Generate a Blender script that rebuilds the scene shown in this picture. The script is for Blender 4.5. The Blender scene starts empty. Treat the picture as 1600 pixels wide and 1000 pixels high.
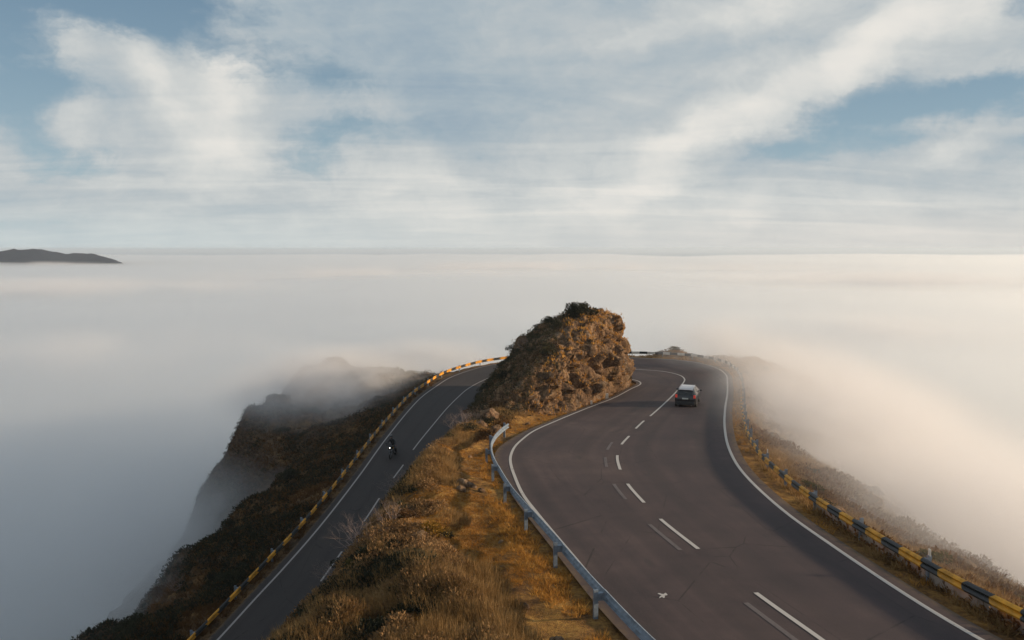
import bpy, bmesh, math, random
import numpy as np
from mathutils import Vector, Matrix

S = bpy.context.scene
COL = S.collection
R = math.radians
rng = np.random.default_rng(7)
random.seed(11)

# ------------------------------------------------------------------ camera
PITCH = math.atan(111 / 1200)
cd = bpy.data.cameras.new('camera')
cd.lens = 27.0; cd.sensor_width = 36.0; cd.clip_start = 0.2; cd.clip_end = 90000
cam = bpy.data.objects.new('camera', cd); COL.objects.link(cam); S.camera = cam
cam.location = (0, 0, 0)
cam.rotation_euler = (R(90) - PITCH, 0, 0)

# ------------------------------------------------------------------ light
SUN_EL, SUN_AZ = 13.0, 91.0            # azimuth clockwise from the view direction (+Y)
sun_dir = Vector((math.sin(R(SUN_AZ)) * math.cos(R(SUN_EL)), math.cos(R(SUN_AZ)) * math.cos(R(SUN_EL)), math.sin(R(SUN_EL))))
ld = bpy.data.lights.new('sun', 'SUN'); ld.energy = 5.0; ld.angle = R(3.0); ld.color = (1.0, 0.765, 0.51)
lo = bpy.data.objects.new('sun', ld); COL.objects.link(lo)
lo.rotation_euler = sun_dir.to_track_quat('Z', 'Y').to_euler()

S.view_settings.view_transform = 'Standard'
S.view_settings.look = 'None'
S.view_settings.exposure = 0.25
S.view_settings.gamma = 1.0
S.view_settings.use_curve_mapping = False
S.cycles.max_bounces = 10
S.cycles.diffuse_bounces = 3
S.cycles.volume_bounces = 8
S.cycles.transparent_max_bounces = 12
S.cycles.volume_step_rate = 1.0
S.cycles.volume_max_steps = 96
S.cycles.use_denoising = True
S.cycles.use_adaptive_sampling = True
S.cycles.adaptive_threshold = 0.012


class NT:
    """tiny node-tree helper"""
    def __init__(self, tree):
        self.t = tree; self.n = tree.nodes; self.l = tree.links

    def new(self, kind, **kw):
        nd = self.n.new(kind)
        for k, v in kw.items():
            setattr(nd, k, v)
        return nd

    def put(self, sock, v):
        if isinstance(v, bpy.types.NodeSocket):
            self.l.new(v, sock)
        elif isinstance(v, bpy.types.Node):
            self.l.new(v.outputs[0], sock)
        else:
            if sock.type == 'RGBA' and len(v) == 3: v = (*v, 1)
            sock.default_value = v

    def math(self, op, a, b=0.0, c=None, clamp=False):
        nd = self.new('ShaderNodeMath', operation=op); nd.use_clamp = clamp
        self.put(nd.inputs[0], a); self.put(nd.inputs[1], b)
        if c is not None: self.put(nd.inputs[2], c)
        return nd.outputs[0]

    def mix(self, f, a, b, blend='MIX'):
        nd = self.new('ShaderNodeMix', data_type='RGBA', blend_type=blend); nd.clamp_factor = True
        self.put(nd.inputs[0], f); self.put(nd.inputs[6], a); self.put(nd.inputs[7], b)
        return nd.outputs[2]

    def noise(self, vec, scale, detail=4, rough=0.55, dist=0.0):
        nd = self.new('ShaderNodeTexNoise')
        if vec is not None: self.put(nd.inputs['Vector'], vec)
        self.put(nd.inputs['Scale'], scale); nd.inputs['Detail'].default_value = detail
        nd.inputs['Roughness'].default_value = rough; nd.inputs['Distortion'].default_value = dist
        return nd.outputs[0]

    def ramp(self, f, stops, interp='LINEAR'):
        nd = self.new('ShaderNodeValToRGB'); nd.color_ramp.interpolation = interp
        self.put(nd.inputs[0], f); e = nd.color_ramp.elements
        while len(e) < len(stops): e.new(0.5)
        for k, (p, c) in enumerate(stops):
            e[k].position = p
            e[k].color = (c, c, c, 1) if isinstance(c, (int, float)) else (*c, 1)
        return nd.outputs[0]

    def mrange(self, v, a, b, c=0.0, d=1.0, smooth=True):
        nd = self.new('ShaderNodeMapRange'); nd.interpolation_type = 'SMOOTHSTEP' if smooth else 'LINEAR'
        for k, x in enumerate((v, a, b, c, d)): self.put(nd.inputs[k], x)
        return nd.outputs[0]

    def mapping(self, vec, loc=(0, 0, 0), rot=(0, 0, 0), scale=(1, 1, 1), vt='POINT'):
        nd = self.new('ShaderNodeMapping', vector_type=vt)
        self.put(nd.inputs[0], vec); nd.inputs[1].default_value = loc
        nd.inputs[2].default_value = rot; nd.inputs[3].default_value = scale
        return nd.outputs[0]


# ------------------------------------------------------------------ world: Nishita sky with a layer of drifting cloud
w = bpy.data.worlds.new('World'); S.world = w; w.use_nodes = True
w.cycles.sampling_method = 'MANUAL'; w.cycles.sample_map_resolution = 256
W = NT(w.node_tree); W.n.clear()
sky = W.new('ShaderNodeTexSky', sky_type='NISHITA')
sky.sun_disc = False; sky.sun_elevation = R(SUN_EL); sky.sun_rotation = R(SUN_AZ)
sky.altitude = 1200; sky.air_density = 1.0; sky.dust_density = 1.2; sky.ozone_density = 1.5
tc = W.new('ShaderNodeTexCoord')
sep = W.new('ShaderNodeSeparateXYZ'); W.put(sep.inputs[0], tc.outputs['Generated'])
dx, dy, dz = sep.outputs
ay = W.math('MAXIMUM', W.math('SQRT', W.math('MULTIPLY_ADD', dx, dx, W.math('MULTIPLY', dy, dy))), 0.12)
sx = W.math('ARCTAN2', dx, dy); sz = W.math('DIVIDE', W.math('MAXIMUM', dz, 0.0), ay)
pc = W.new('ShaderNodeCombineXYZ'); W.put(pc.inputs[0], sx); W.put(pc.inputs[1], sz)
plane = pc.outputs[0]
# cloud-deck coordinates (a flat layer seen in perspective)
den = W.math('ADD', W.math('MAXIMUM', dz, 0.0), 0.10)
dk = W.new('ShaderNodeCombineXYZ'); W.put(dk.inputs[0], W.math('DIVIDE', dx, den)); W.put(dk.inputs[1], W.math('DIVIDE', dy, den))
deck = dk.outputs[0]
# warp for the hand-placed masses
wn = W.new('ShaderNodeTexNoise'); W.put(wn.inputs['Vector'], W.mapping(plane, scale=(1.0, 1.25, 1))); wn.inputs['Scale'].default_value = 5.0
wn.inputs['Detail'].default_value = 7; wn.inputs['Roughness'].default_value = 0.6
wv = W.new('ShaderNodeVectorMath', operation='MULTIPLY_ADD')
W.put(wv.inputs[0], wn.outputs['Color']); wv.inputs[1].default_value = (0.15, 0.12, 0); wv.inputs[2].default_value = (-0.075, -0.06, 0)
wv2 = W.new('ShaderNodeVectorMath', operation='ADD'); W.put(wv2.inputs[0], wv.outputs[0]); W.put(wv2.inputs[1], plane)
warp = wv2.outputs[0]


def mass(px, py, rx, ry, rot=0.0):
    """soft elliptical cloud mass around a direction in the sky"""
    u = (px - 800) / 1200; v = (500 - py) / 1200
    c, s = math.cos(PITCH), math.sin(PITCH)
    k = c + v * s
    m = W.mapping(warp, loc=(math.atan(u / k), (v * c - s) / k / math.hypot(1, u / k), 0), rot=(0, 0, R(rot)), scale=(rx / 1200 / (1 + (u / k) ** 2) ** .8, ry / 1200 / math.hypot(1, u / k), 1), vt='TEXTURE')
    g = W.new('ShaderNodeTexGradient', gradient_type='SPHERICAL'); W.put(g.inputs[0], m)
    return W.mrange(g.outputs['Fac'], 0.0, 0.9)


fb1 = W.noise(W.mapping(deck, rot=(0, 0, R(25)), scale=(0.35, 0.8, 1)), 1.0, 9, 0.58, 0.6)
fb2 = W.noise(W.mapping(plane, rot=(0, 0, R(12)), scale=(1.8, 3.0, 1)), 2.0, 8, 0.60, 0.6)
fb4 = W.noise(W.mapping(deck, rot=(0, 0, R(-38)), scale=(0.45, 1.3, 1)), 1.0, 8, 0.56, 0.9)
fb5 = W.noise(W.mapping(plane, rot=(0, 0, R(24)), scale=(1.5, 2.3, 1)), 3.4, 8, 0.60, 0.5)
fb6 = W.noise(W.mapping(warp, rot=(0, 0, R(20)), scale=(1.0, 1.5, 1)), 9.0, 9, 0.68, 0.2)
fb3 = W.noise(W.mapping(plane, rot=(0, 0, R(4)), scale=(1.6, 26.0, 1)), 1.4, 6, 0.6, 0.3)
dens = W.math('MULTIPLY_ADD', fb1, 0.75, 0.06)
dens = W.math('ADD', dens, W.math('MULTIPLY_ADD', fb2, 0.9, -0.45))
dens = W.math('ADD', dens, W.math('MULTIPLY_ADD', fb4, 0.75, -0.375))
dens = W.math('ADD', dens, W.math('MULTIPLY_ADD', fb5, 0.6, -0.24))
dens = W.math('ADD', dens, W.math('MULTIPLY_ADD', fb6, 1.05, -0.52))
dens = W.math('ADD', dens, W.math('MULTIPLY_ADD', W.mrange(sz, 0.0, 0.17, 1.0, 0.0), 0.42, 0.0))
for (px, py, rx, ry, rot, a) in (
        (780, 60, 700, 190, 0, .42), (900, 210, 420, 150, 10, .30), (1180, 190, 520, 90, 30, .45), (640, 270, 150, 120, 0, .25), (1000, 320, 700, 90, 2, .25),
        (1050, 40, 500, 110, 12, .25), (300, 190, 210, 130, -35, .42), (340, 270, 180, 110, 0, .35), (110, 60, 130, 70, -25, .30), (100, 195, 70, 55, 0, .30),
        (1560, 90, 190, 40, 12, .22), (1500, 215, 170, 28, 10, .30), (1180, 175, 80, 26, 10, .20), (1350, 300, 340, 60, 0, .25),
        (170, 10, 330, 110, 0, -.75), (30, 120, 130, 170, 0, -.40), (560, 235, 230, 75, 8, -.52), (440, 110, 260, 55, -12, -.40), (150, 240, 170, 40, -5, -.35),
        (1310, 190, 260, 75, 12, -.48), (1545, 150, 150, 40, 8, -.45), (1150, 245, 130, 26, 6, -.30), (1560, 5, 140, 50, 0, -.25), (0, 330, 260, 60, 0, -.15)):
    dens = W.math('MULTIPLY_ADD', mass(px, py, rx, ry, rot), a, dens)
cover = W.mrange(dens, 0.05, 0.62)
brt = W.math('MULTIPLY_ADD', fb2, 0.50, -0.10)
brt = W.math('ADD', brt, W.math('MULTIPLY_ADD', fb4, 0.8, -0.40))
brt = W.math('ADD', brt, W.math('MULTIPLY_ADD', fb5, 0.5, -0.25))
brt = W.math('ADD', brt, W.math('MULTIPLY_ADD', fb6, 0.7, -0.33))
brt = W.math('ADD', brt, W.math('MULTIPLY_ADD', fb3, W.mrange(sz, .01, .10, .40, .03), W.mrange(sz, .01, .10, -.20, -.015)))
brt = W.math('ADD', brt, W.mrange(sz, 0.0, 0.15, 0.30, 0.0))
for (px, py, rx, ry, rot, a) in (
        (1120, 100, 620, 190, 27, .26), (1250, 140, 560, 62, 29, .52), (1050, 240, 260, 70, 25, .30), (1130, 15, 260, 60, 10, .45), (1400, 70, 240, 70, 18, .35), (360, 125, 80, 70, 0, .80), (240, 125, 90, 50, 0, .45), (330, 190, 160, 80, -20, .50),
        (345, 260, 150, 70, 0, .40), (100, 190, 60, 50, 0, .30), (80, 50, 110, 50, -25, .25), (1500, 212, 170, 30, 10, .35), (640, 275, 140, 60, 0, .25), (1100, 330, 700, 80, 0, .22),
        (560, 60, 330, 110, 5, -.30), (700, 200, 260, 90, 20, -.15), (960, 130, 200, 60, 25, -.15), (1120, 240, 120, 30, 5, -.35), (100, 300, 260, 60, 0, -.18)):
    brt = W.math('MULTIPLY_ADD', mass(px, py, rx, ry, rot), a * .72, brt)
brt = W.mrange(brt, -0.42, 1.05)
ccol = W.ramp(brt, [(0.0, (.23, .31, .385)), (0.25, (.335, .395, .435)), (0.5, (.44, .47, .48)), (0.72, (.55, .56, .545)), (1.0, (.72, .69, .64))])
skc = W.mix(1.0, sky.outputs[0], (0.060, 0.082, 0.100), 'MULTIPLY')      # Nishita scaled to the strength range
hueblue = W.mix(0.88, skc, W.ramp(W.mrange(sz, 0.0, 0.45, smooth=False), [(0.0, (.36, .45, .48)), (0.45, (.20, .29, .355)), (1.0, (.075, .145, .235))]))
final = W.mix(W.math('MULTIPLY', cover, 0.95), hueblue, ccol)
# low air near the horizon, slightly warm to the sunward side
hz = W.mrange(sz, 0.0, 0.07, 0.62, 0.0)
hcol = W.mix(W.mrange(sx, -0.7, 0.5), (.44, .52, .54), (.60, .57, .53))
final = W.mix(hz, final, hcol)
bgn = W.new('ShaderNodeBackground'); W.put(bgn.inputs[0], W.mix(1.0, final, (10, 10, 10), 'MULTIPLY')); bgn.inputs[1].default_value = 0.1
wo = W.new('ShaderNodeOutputWorld'); W.l.new(bgn.outputs[0], wo.inputs[0])


# ------------------------------------------------------------------ helpers
def tag(o, label=None, cat=None, group=None, kind=None):
    if label: o['label'] = label
    if cat: o['category'] = cat
    if group: o['group'] = group
    if kind: o['kind'] = kind
    return o


def me(name, verts, faces, smooth=False):
    m = bpy.data.meshes.new(name)
    m.from_pydata([tuple(v) for v in verts], [], [tuple(f) for f in faces])
    if smooth: m.polygons.foreach_set('use_smooth', [True] * len(m.polygons))
    m.update()
    return m


def np_mesh(name, verts, faces, smooth=False):
    """fast mesh from arrays, all faces the same size"""
    verts = np.asarray(verts, np.float32); faces = np.asarray(faces, np.int32)
    m = bpy.data.meshes.new(name); k = faces.shape[1]
    m.vertices.add(len(verts)); m.vertices.foreach_set('co', verts.ravel())
    m.loops.add(faces.size); m.loops.foreach_set('vertex_index', faces.ravel())
    m.polygons.add(len(faces)); m.polygons.foreach_set('loop_start', np.arange(0, faces.size, k, dtype=np.int32))
    m.polygons.foreach_set('loop_total', np.full(len(faces), k, np.int32))
    if smooth: m.polygons.foreach_set('use_smooth', np.ones(len(faces), bool))
    m.update(calc_edges=True); m.validate()
    return m


def ob(name, mesh, mat=None, parent=None, loc=None, rot=None):
    o = bpy.data.objects.new(name, mesh); COL.objects.link(o)
    if mat is not None and mesh is not None and len(mesh.materials) == 0:
        for x in (mat if isinstance(mat, (list, tuple)) else [mat]): mesh.materials.append(x)
    if parent: o.parent = parent
    if loc is not None: o.location = loc
    if rot is not None: o.rotation_euler = rot
    return o


def empty(name, loc=(0, 0, 0), rz=0.0):
    o = bpy.data.objects.new(name, None); COL.objects.link(o); o.location = loc; o.rotation_euler = (0, 0, rz)
    o.empty_display_size = 0.3
    return o


def copy_tree(o, parent=None):
    c = o.copy(); COL.objects.link(c); c.parent = parent
    for ch in o.children: copy_tree(ch, c)
    return c


class MB:
    """collects boxes, tubes and lathes into one mesh"""
    def __init__(self): self.v = []; self.f = []; self.mi = []

    def add(self, v, f, mi=0):
        b = len(self.v); self.v += [tuple(p) for p in v]
        self.f += [tuple(i + b for i in q) for q in f]; self.mi += [mi] * len(f)

    def box(self, c, s, M=None, taper=1.0, mi=0):
        x, y, z = [k / 2 for k in s]; v = []
        for dz_ in (-1, 1):
            t = taper if dz_ > 0 else 1
            for a, b in ((-1, -1), (1, -1), (1, 1), (-1, 1)): v.append(Vector((a * x * t, b * y * t, dz_ * z)))
        if M is not None: v = [M @ p for p in v]
        v = [p + Vector(c) for p in v]
        self.add(v, [(3, 2, 1, 0), (4, 5, 6, 7), (0, 1, 5, 4), (1, 2, 6, 5), (2, 3, 7, 6), (3, 0, 4, 7)], mi)

    def tube(self, a, b, r0, r1=None, n=6, mi=0):
        a = Vector(a); b = Vector(b); r1 = r0 if r1 is None else r1
        d = (b - a).normalized(); u = d.orthogonal().normalized(); q = d.cross(u); v = []
        for p, r in ((a, r0), (b, r1)):
            for k in range(n):
                t = 2 * math.pi * k / n; v.append(p + u * (r * math.cos(t)) + q * (r * math.sin(t)))
        f = [(k, (k + 1) % n, n + (k + 1) % n, n + k) for k in range(n)]
        f += [tuple(range(n - 1, -1, -1)), tuple(range(n, 2 * n))]
        self.add(v, f, mi)

    def torus(self, c, Rr, r, axis='X', n=20, m=8, mi=0, sq=1.0):
        v = []; f = []
        for i in range(n):
            t = 2 * math.pi * i / n
            for j in range(m):
                p = 2 * math.pi * j / m; rr = Rr + r * math.cos(p); h = r * math.sin(p) * sq
                v.append(Vector(c) + (Vector((h, rr * math.cos(t), rr * math.sin(t))) if axis == 'X' else Vector((rr * math.cos(t), rr * math.sin(t), h))))
                f.append((i * m + j, ((i + 1) % n) * m + j, ((i + 1) % n) * m + (j + 1) % m, i * m + (j + 1) % m))
        self.add(v, f, mi)

    def ell(self, c, r, n=12, m=8, mi=0, M=None):
        v = []; f = []
        for j in range(m + 1):
            p = math.pi * j / m
            for i in range(n):
                t = 2 * math.pi * i / n
                q = Vector((r[0] * math.sin(p) * math.cos(t), r[1] * math.sin(p) * math.sin(t), r[2] * math.cos(p)))
                v.append((M @ q if M is not None else q) + Vector(c))
        for j in range(m):
            for i in range(n):
                f.append((j * n + i, (j + 1) * n + i, (j + 1) * n + (i + 1) % n, j * n + (i + 1) % n))
        self.add(v, f, mi)

    def build(self, name, mats, parent=None, smooth=False, loc=None, bevel=0.0):
        m = me(name, self.v, self.f, smooth)
        if len(set(self.mi)) > 1: m.polygons.foreach_set('material_index', self.mi)
        o = ob(name, m, mats, parent, loc)
        if bevel:
            b = o.modifiers.new('bevel', 'BEVEL'); b.width = bevel; b.segments = 2; b.limit_method = 'ANGLE'
        return o


# value noise in numpy
def _hash(ix, iy, seed):
    h = (ix.astype(np.int64) * 374761393 + iy.astype(np.int64) * 668265263 + seed * 974634777) & 0xffffffff
    h = ((h ^ (h >> 13)) * 1274126177) & 0xffffffff
    return ((h ^ (h >> 16)) & 0xffff) / 65535.0


def vnoise(x, y, seed=0):
    ix = np.floor(x); iy = np.floor(y); fx = x - ix; fy = y - iy
    fx = fx * fx * (3 - 2 * fx); fy = fy * fy * (3 - 2 * fy)
    a = _hash(ix, iy, seed); b = _hash(ix + 1, iy, seed); c = _hash(ix, iy + 1, seed); d = _hash(ix + 1, iy + 1, seed)
    return (a * (1 - fx) + b * fx) * (1 - fy) + (c * (1 - fx) + d * fx) * fy


def fbm(x, y, oct=5, seed=0, gain=0.5):
    s = 0; a = 1; t = 0
    for k in range(oct):
        s = s + a * (vnoise(x * 2 ** k + 17.3 * k, y * 2 ** k - 9.1 * k, seed + k) - 0.5); t += a; a *= gain
    return s / t * 2


def sstep(a, b, x):
    t = np.clip((x - a) / (b - a), 0, 1); return t * t * (3 - 2 * t)


def catmull(P, step=0.5):
    """smooth resampled curve through the points"""
    P = [np.array(p, float) for p in P]; P = [2 * P[0] - P[1]] + P + [2 * P[-1] - P[-2]]; out = []
    for i in range(1, len(P) - 2):
        p0, p1, p2, p3 = P[i - 1:i + 3]; n = 14
        t0 = 0; a = .5
        t1 = t0 + np.linalg.norm(p1 - p0) ** a; t2 = t1 + np.linalg.norm(p2 - p1) ** a; t3 = t2 + np.linalg.norm(p3 - p2) ** a
        for k in range(n):
            t = t1 + (t2 - t1) * k / n
            A1 = (t1 - t) / (t1 - t0) * p0 + (t - t0) / (t1 - t0) * p1; A2 = (t2 - t) / (t2 - t1) * p1 + (t - t1) / (t2 - t1) * p2
            A3 = (t3 - t) / (t3 - t2) * p2 + (t - t2) / (t3 - t2) * p3
            B1 = (t2 - t) / (t2 - t0) * A1 + (t - t0) / (t2 - t0) * A2; B2 = (t3 - t) / (t3 - t1) * A2 + (t - t1) / (t3 - t1) * A3
            out.append((t2 - t) / (t2 - t1) * B1 + (t - t1) / (t2 - t1) * B2)
    out.append(P[-2]); out = np.array(out)
    s = np.r_[0, np.cumsum(np.linalg.norm(np.diff(out, axis=0), axis=1))]
    n = max(2, int(round(s[-1] / step))); u = np.linspace(0, s[-1], n + 1)
    return np.stack([np.interp(u, s, out[:, k]) for k in range(out.shape[1])], 1)


def offset(P, d):
    """shift a curve sideways in plan (positive = left of travel)"""
    T = np.gradient(P[:, :2], axis=0); T /= np.linalg.norm(T, axis=1)[:, None]
    Q = P.copy(); Q[:, 0] -= T[:, 1] * d; Q[:, 1] += T[:, 0] * d
    return Q


# ------------------------------------------------------------------ the road in plan
hRy = lambda Y: -(8 + .075 * Y) if Y < 72 else -(13.4 + .9 * (1 - math.exp(-(Y - 72) / 12)))
hLy = lambda Y: -float(np.interp(Y, [-30, 0, 20, 30, 40, 50, 62, 75, 85, 95, 110], [30, 26.5, 23.5, 21.6, 19.9, 18.4, 17, 15.9, 15.2, 14.6, 14.3]))
r3 = lambda L: [(x, y, hRy(y)) for x, y in L]
l3 = lambda L: [(x, y, hLy(y)) for x, y in L]
outer = catmull(r3([(24, -30), (19, -12), (15.8, 0), (12.9, 9), (11.3, 17), (11.05, 18.7), (10.88, 20.5), (10.67, 24.8), (10.6, 29.2), (11.1, 36.1), (12.15, 42.1), (13.9, 49.3), (16.5, 58.6),
                    (19.6, 69), (22.0, 77.5), (23.9, 85), (24.3, 90.5), (23.2, 95), (21.0, 97.6), (16.7, 99.5)]) +
                [(11, 100.4, -14.25), (5, 99.6, -14.3), (1, 98, -14.4)] +
                l3([(-2.8, 95.6), (-4.95, 92.9), (-7.2, 88.8), (-8.6, 83.8), (-9.5, 80), (-10.17, 75.1), (-11.14, 65.6), (-11.8, 58), (-12.8, 49.8), (-13.75, 44.9), (-14.5, 41.6), (-15.2, 38.5),
                    (-17.4, 30), (-21, 20), (-25.5, 10), (-31, 0), (-40, -12), (-52, -24)]), 0.6)
inner = catmull(r3([(16, -30), (11, -12), (8.9, 0), (6.4, 8), (4.2, 14.5), (2.95, 18.8), (1.9, 24), (.9, 29.2), (.46, 31.8), (.12, 35.3), (-.06, 38), (-.08, 39.8), (.15, 42.7), (.66, 45.4), (1.4, 48.3),
                    (3.0, 52.4), (5.6, 58.6), (8.9, 66.1), (11.5, 73.3), (13.0, 77.0), (13.3, 79.2), (12.7, 81.2)]) +
                [(10, 83.6, -14.1), (6, 85.6, -14.2), (2.5, 86.6, -14.5)] +
                l3([(-0.9, 85.4), (-2.9, 82), (-4.2, 77), (-5.2, 70), (-6.2, 63.5), (-6.9, 57.4), (-7.6, 50), (-8.3, 45), (-9.4, 38.5), (-11.3, 30), (-14.2, 20), (-18.5, 10), (-24, 0), (-32, -12), (-43, -24)]), 0.6)
cenR = catmull(r3([(12.2, 0), (9, 9.5), (7.35, 17.6), (6.78, 20.35), (6.1, 24.3), (5.55, 27.8), (5.34, 30.3), (5.17, 33.6), (5.27, 36.6), (5.6, 40), (6.3, 43.3), (7.15, 46.1), (8.03, 49), (9.15, 52.4),
                   (10.03, 54.8), (13.55, 65.2), (17.3, 77), (18.4, 81), (18.6, 84.1), (18.1, 86.2), (17.1, 87.8), (14.9, 89.2)]) + [(10, 91.5, -14.2), (5, 92.5, -14.3), (1.5, 91.6, -14.5)] +
                l3([(-1.5, 89.5), (-3.6, 86.5), (-4.9, 83), (-5.6, 80), (-6.46, 75.6), (-7.28, 70.4), (-8.31, 63.5), (-8.7, 60), (-9.1, 57.3), (-9.55, 53.9), (-10, 50.2), (-10.67, 46.4), (-10.9, 45), (-12.1, 38.5),
                    (-14.3, 30), (-17.7, 20), (-22, 10), (-27.5, 0)]), 0.3)


def inside_poly(px, py, poly):
    r = np.zeros(px.shape, bool); n = len(poly)
    x0, y0 = poly[-1]
    for x1, y1 in poly:
        c = ((y0 > py) != (y1 > py))
        with np.errstate(divide='ignore', invalid='ignore'):
            xi = (x1 - x0) * (py - y0) / (y1 - y0) + x0
        r ^= c & (px < xi); x0, y0 = x1, y1
    return r


def nearest(px, py, C):
    """distance to a dense curve and the curve's height there"""
    d = np.empty(px.shape); z = np.empty(px.shape)
    fx, fy = px.ravel(), py.ravel(); dd = d.ravel(); zz = z.ravel()
    for s in range(0, len(fx), 6000):
        a = fx[s:s + 6000, None] - C[None, :, 0]; b = fy[s:s + 6000, None] - C[None, :, 1]
        q = a * a + b * b; k = q.argmin(1)
        dd[s:s + 6000] = np.sqrt(q[np.arange(len(k)), k]); zz[s:s + 6000] = C[k, 2]
    return dd.reshape(px.shape), zz.reshape(px.shape)


iR = int(np.argmin((inner[:, 0] - 2.5) ** 2 + (inner[:, 1] - 86.6) ** 2))


def heights(X, Y):
    """terrain height, signed region and distance to the tarmac for any point"""
    ins_o = inside_poly(X, Y, outer[:, :2]); ins_i = inside_poly(X, Y, inner[:, :2])
    do, zo = nearest(X, Y, outer)
    dR, zR = nearest(X, Y, inner[:iR]); dL, zL = nearest(X, Y, inner[iR:])
    n1 = fbm(X / 9, Y / 9, 4, 3); n2 = fbm(X / 2.2, Y / 2.2, 4, 9); n3 = fbm(X / 30, Y / 30, 3, 5); n4 = fbm(X / .7, Y / .7, 2, 21)
    # ---- outside the bend
    left = X < 0 + (Y - 60) * 0.1
    sh = np.interp(Y, [0, 40, 52, 62, 70, 78, 88, 100, 112, 130], [9, 8, 7, 5, 9, 15.5, 16, 13, 9, 6])
    sl1 = np.interp(Y, [0, 40, 55, 64, 74, 84, 100], [.20, .20, .35, .55, .36, .34, .40])
    wdL = np.clip(do - 1.8, 0, None)
    fallL = sl1 * np.minimum(wdL, sh) + 1.15 * np.clip(wdL - sh - n1 * 3 - n2 * .6, 0, None)
    shR = np.interp(Y, [0, 20, 35, 60, 80, 95, 110], [8, 9, 10.5, 10.5, 9, 6, 5])
    slR = np.interp(Y, [0, 20, 35, 60, 80, 92, 110], [.45, .45, .45, .38, .22, .02, .1])
    fallR = slR * np.minimum(wdL, shR) + 1.1 * np.clip(wdL - shR - n1 * 2.5 - n2 * .6, 0, None)
    m = sstep(-4, 6, X - (Y - 60) * 0.1)
    fall = fallL * (1 - m) + fallR * m
    wob = np.clip((do - 1.6) / 5, 0, 1)
    zout = zo - 0.14 - fall - .35 * wob * m + wob * (n1 * 1.3 + n2 * .50 + n4 * .14) + .04 * n4
    zout = zout + 4.2 * np.exp(-((X + 27.5) / 5.5) ** 2 - ((Y - 93) / 6) ** 2) * wob
    zout = zout + 3.4 * np.exp(-((X + 29) / 5.5) ** 2 - ((Y - 84) / 9) ** 2) * wob + (1 - m) * wob * n2 * .5
    zout = zout + 6.4 * np.exp(-((X + 22.5) / 8) ** 2 - ((Y - 99) / 10) ** 2) * wob
    zout = zout + 1.1 * np.exp(-((X - 21.5) / 2.2) ** 2 - ((Y - 101.5) / 1.6) ** 2) + .9 * np.exp(-((X - 29) / 4) ** 2 - ((Y - 96) / 5) ** 2)
    # ---- ridge between the two arms
    t = dR / (dR + dL + 1e-6)
    prof = sstep(.42, 1.0, t + .07 * n1 * np.minimum(t, 1 - t) * 4)
    wob = np.clip(np.minimum(dR - .9, dL - .6) / 2.5, 0, 1)
    zin = zR - .14 + (zL - zR) * prof + wob * (n1 * .7 + n2 * .55 + n4 * .16) + .04 * n4
    zin = zin + .5 * np.exp(-((dR - 4.2) / 1.8) ** 2) * wob * sstep(14, 24, Y)
    # ---- road bed
    dI = np.minimum(dR, dL); zI = np.where(dR < dL, zR, zL)
    u = dI / (dI + do + 1e-6)
    zroad = zI * (1 - u) + zo * u - .22
    road = ins_o & ~ins_i
    z = np.where(road, zroad, np.where(ins_i, zin, zout))
    z = np.maximum(z, -98 + 3 * n3)
    d_edge = np.where(road, -np.minimum(do, dI), np.where(ins_i, dI, do))
    region = np.where(road, 0, np.where(ins_i, 1, np.where(m > .5, 3, 2)))
    return z, d_edge, region, dR


def axis(a, b, step, far):
    core = list(np.arange(a, b + step / 2, step)); s = step; x = core[-1]; up = []
    while x < far: s *= 1.28; x += s; up.append(x)
    s = step; x = core[0]; dn = []
    while x > -far: s *= 1.28; x -= s; dn.append(x)
    return np.array(dn[::-1] + core + up)


gx = axis(-48, 38, 0.36, 36000); gy = axis(-6, 122, 0.36, 36000)
GX, GY = np.meshgrid(gx, gy)
GZ, GD, GRG, GDR = heights(GX, GY)
nx, ny = len(gx), len(gy)


def grid_at(x, y, A):
    i = np.clip(np.searchsorted(gx, x) - 1, 0, nx - 2); j = np.clip(np.searchsorted(gy, y) - 1, 0, ny - 2)
    fx = (x - gx[i]) / (gx[i + 1] - gx[i]); fy = (y - gy[j]) / (gy[j + 1] - gy[j])
    return (A[j, i] * (1 - fx) + A[j, i + 1] * fx) * (1 - fy) + (A[j + 1, i] * (1 - fx) + A[j + 1, i + 1] * fx) * fy


def ground(x, y):
    return float(grid_at(np.array([x], float), np.array([y], float), GZ)[0])


def nearest_grid(x, y, A):
    i = np.clip(np.searchsorted(gx, x), 0, nx - 1); j = np.clip(np.searchsorted(gy, y), 0, ny - 1)
    return A[j, i]


# ------------------------------------------------------------------ materials
def material(name):
    m = bpy.data.materials.new(name); m.use_nodes = True
    T = NT(m.node_tree); b = T.n['Principled BSDF']
    return m, T, b


def obj_coord(T, kind='Object'):
    return T.new('ShaderNodeTexCoord').outputs[kind]


def pos(T):
    return T.new('ShaderNodeNewGeometry').outputs['Position']


def bump(T, b, h, strength=0.5, dist=0.05):
    n = T.new('ShaderNodeBump'); n.inputs['Strength'].default_value = strength; n.inputs['Distance'].default_value = dist
    T.put(n.inputs['Height'], h); T.l.new(n.outputs[0], b.inputs['Normal'])


def plain(name, col, rough=0.6, metal=0.0, var=0.0, scale=6.0, coat=0.0):
    m, T, b = material(name)
    if var:
        n = T.noise(obj_coord(T), scale, 5, .6)
        lo_ = tuple(c * (1 - var) for c in col); hi_ = tuple(min(1, c * (1 + var)) for c in col)
        T.put(b.inputs['Base Color'], T.ramp(n, [(.3, lo_), (.7, hi_)]))
    else:
        b.inputs['Base Color'].default_value = (*col, 1)
    b.inputs['Roughness'].default_value = rough; b.inputs['Metallic'].default_value = metal
    if coat: b.inputs['Coat Weight'].default_value = coat
    return m


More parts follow.
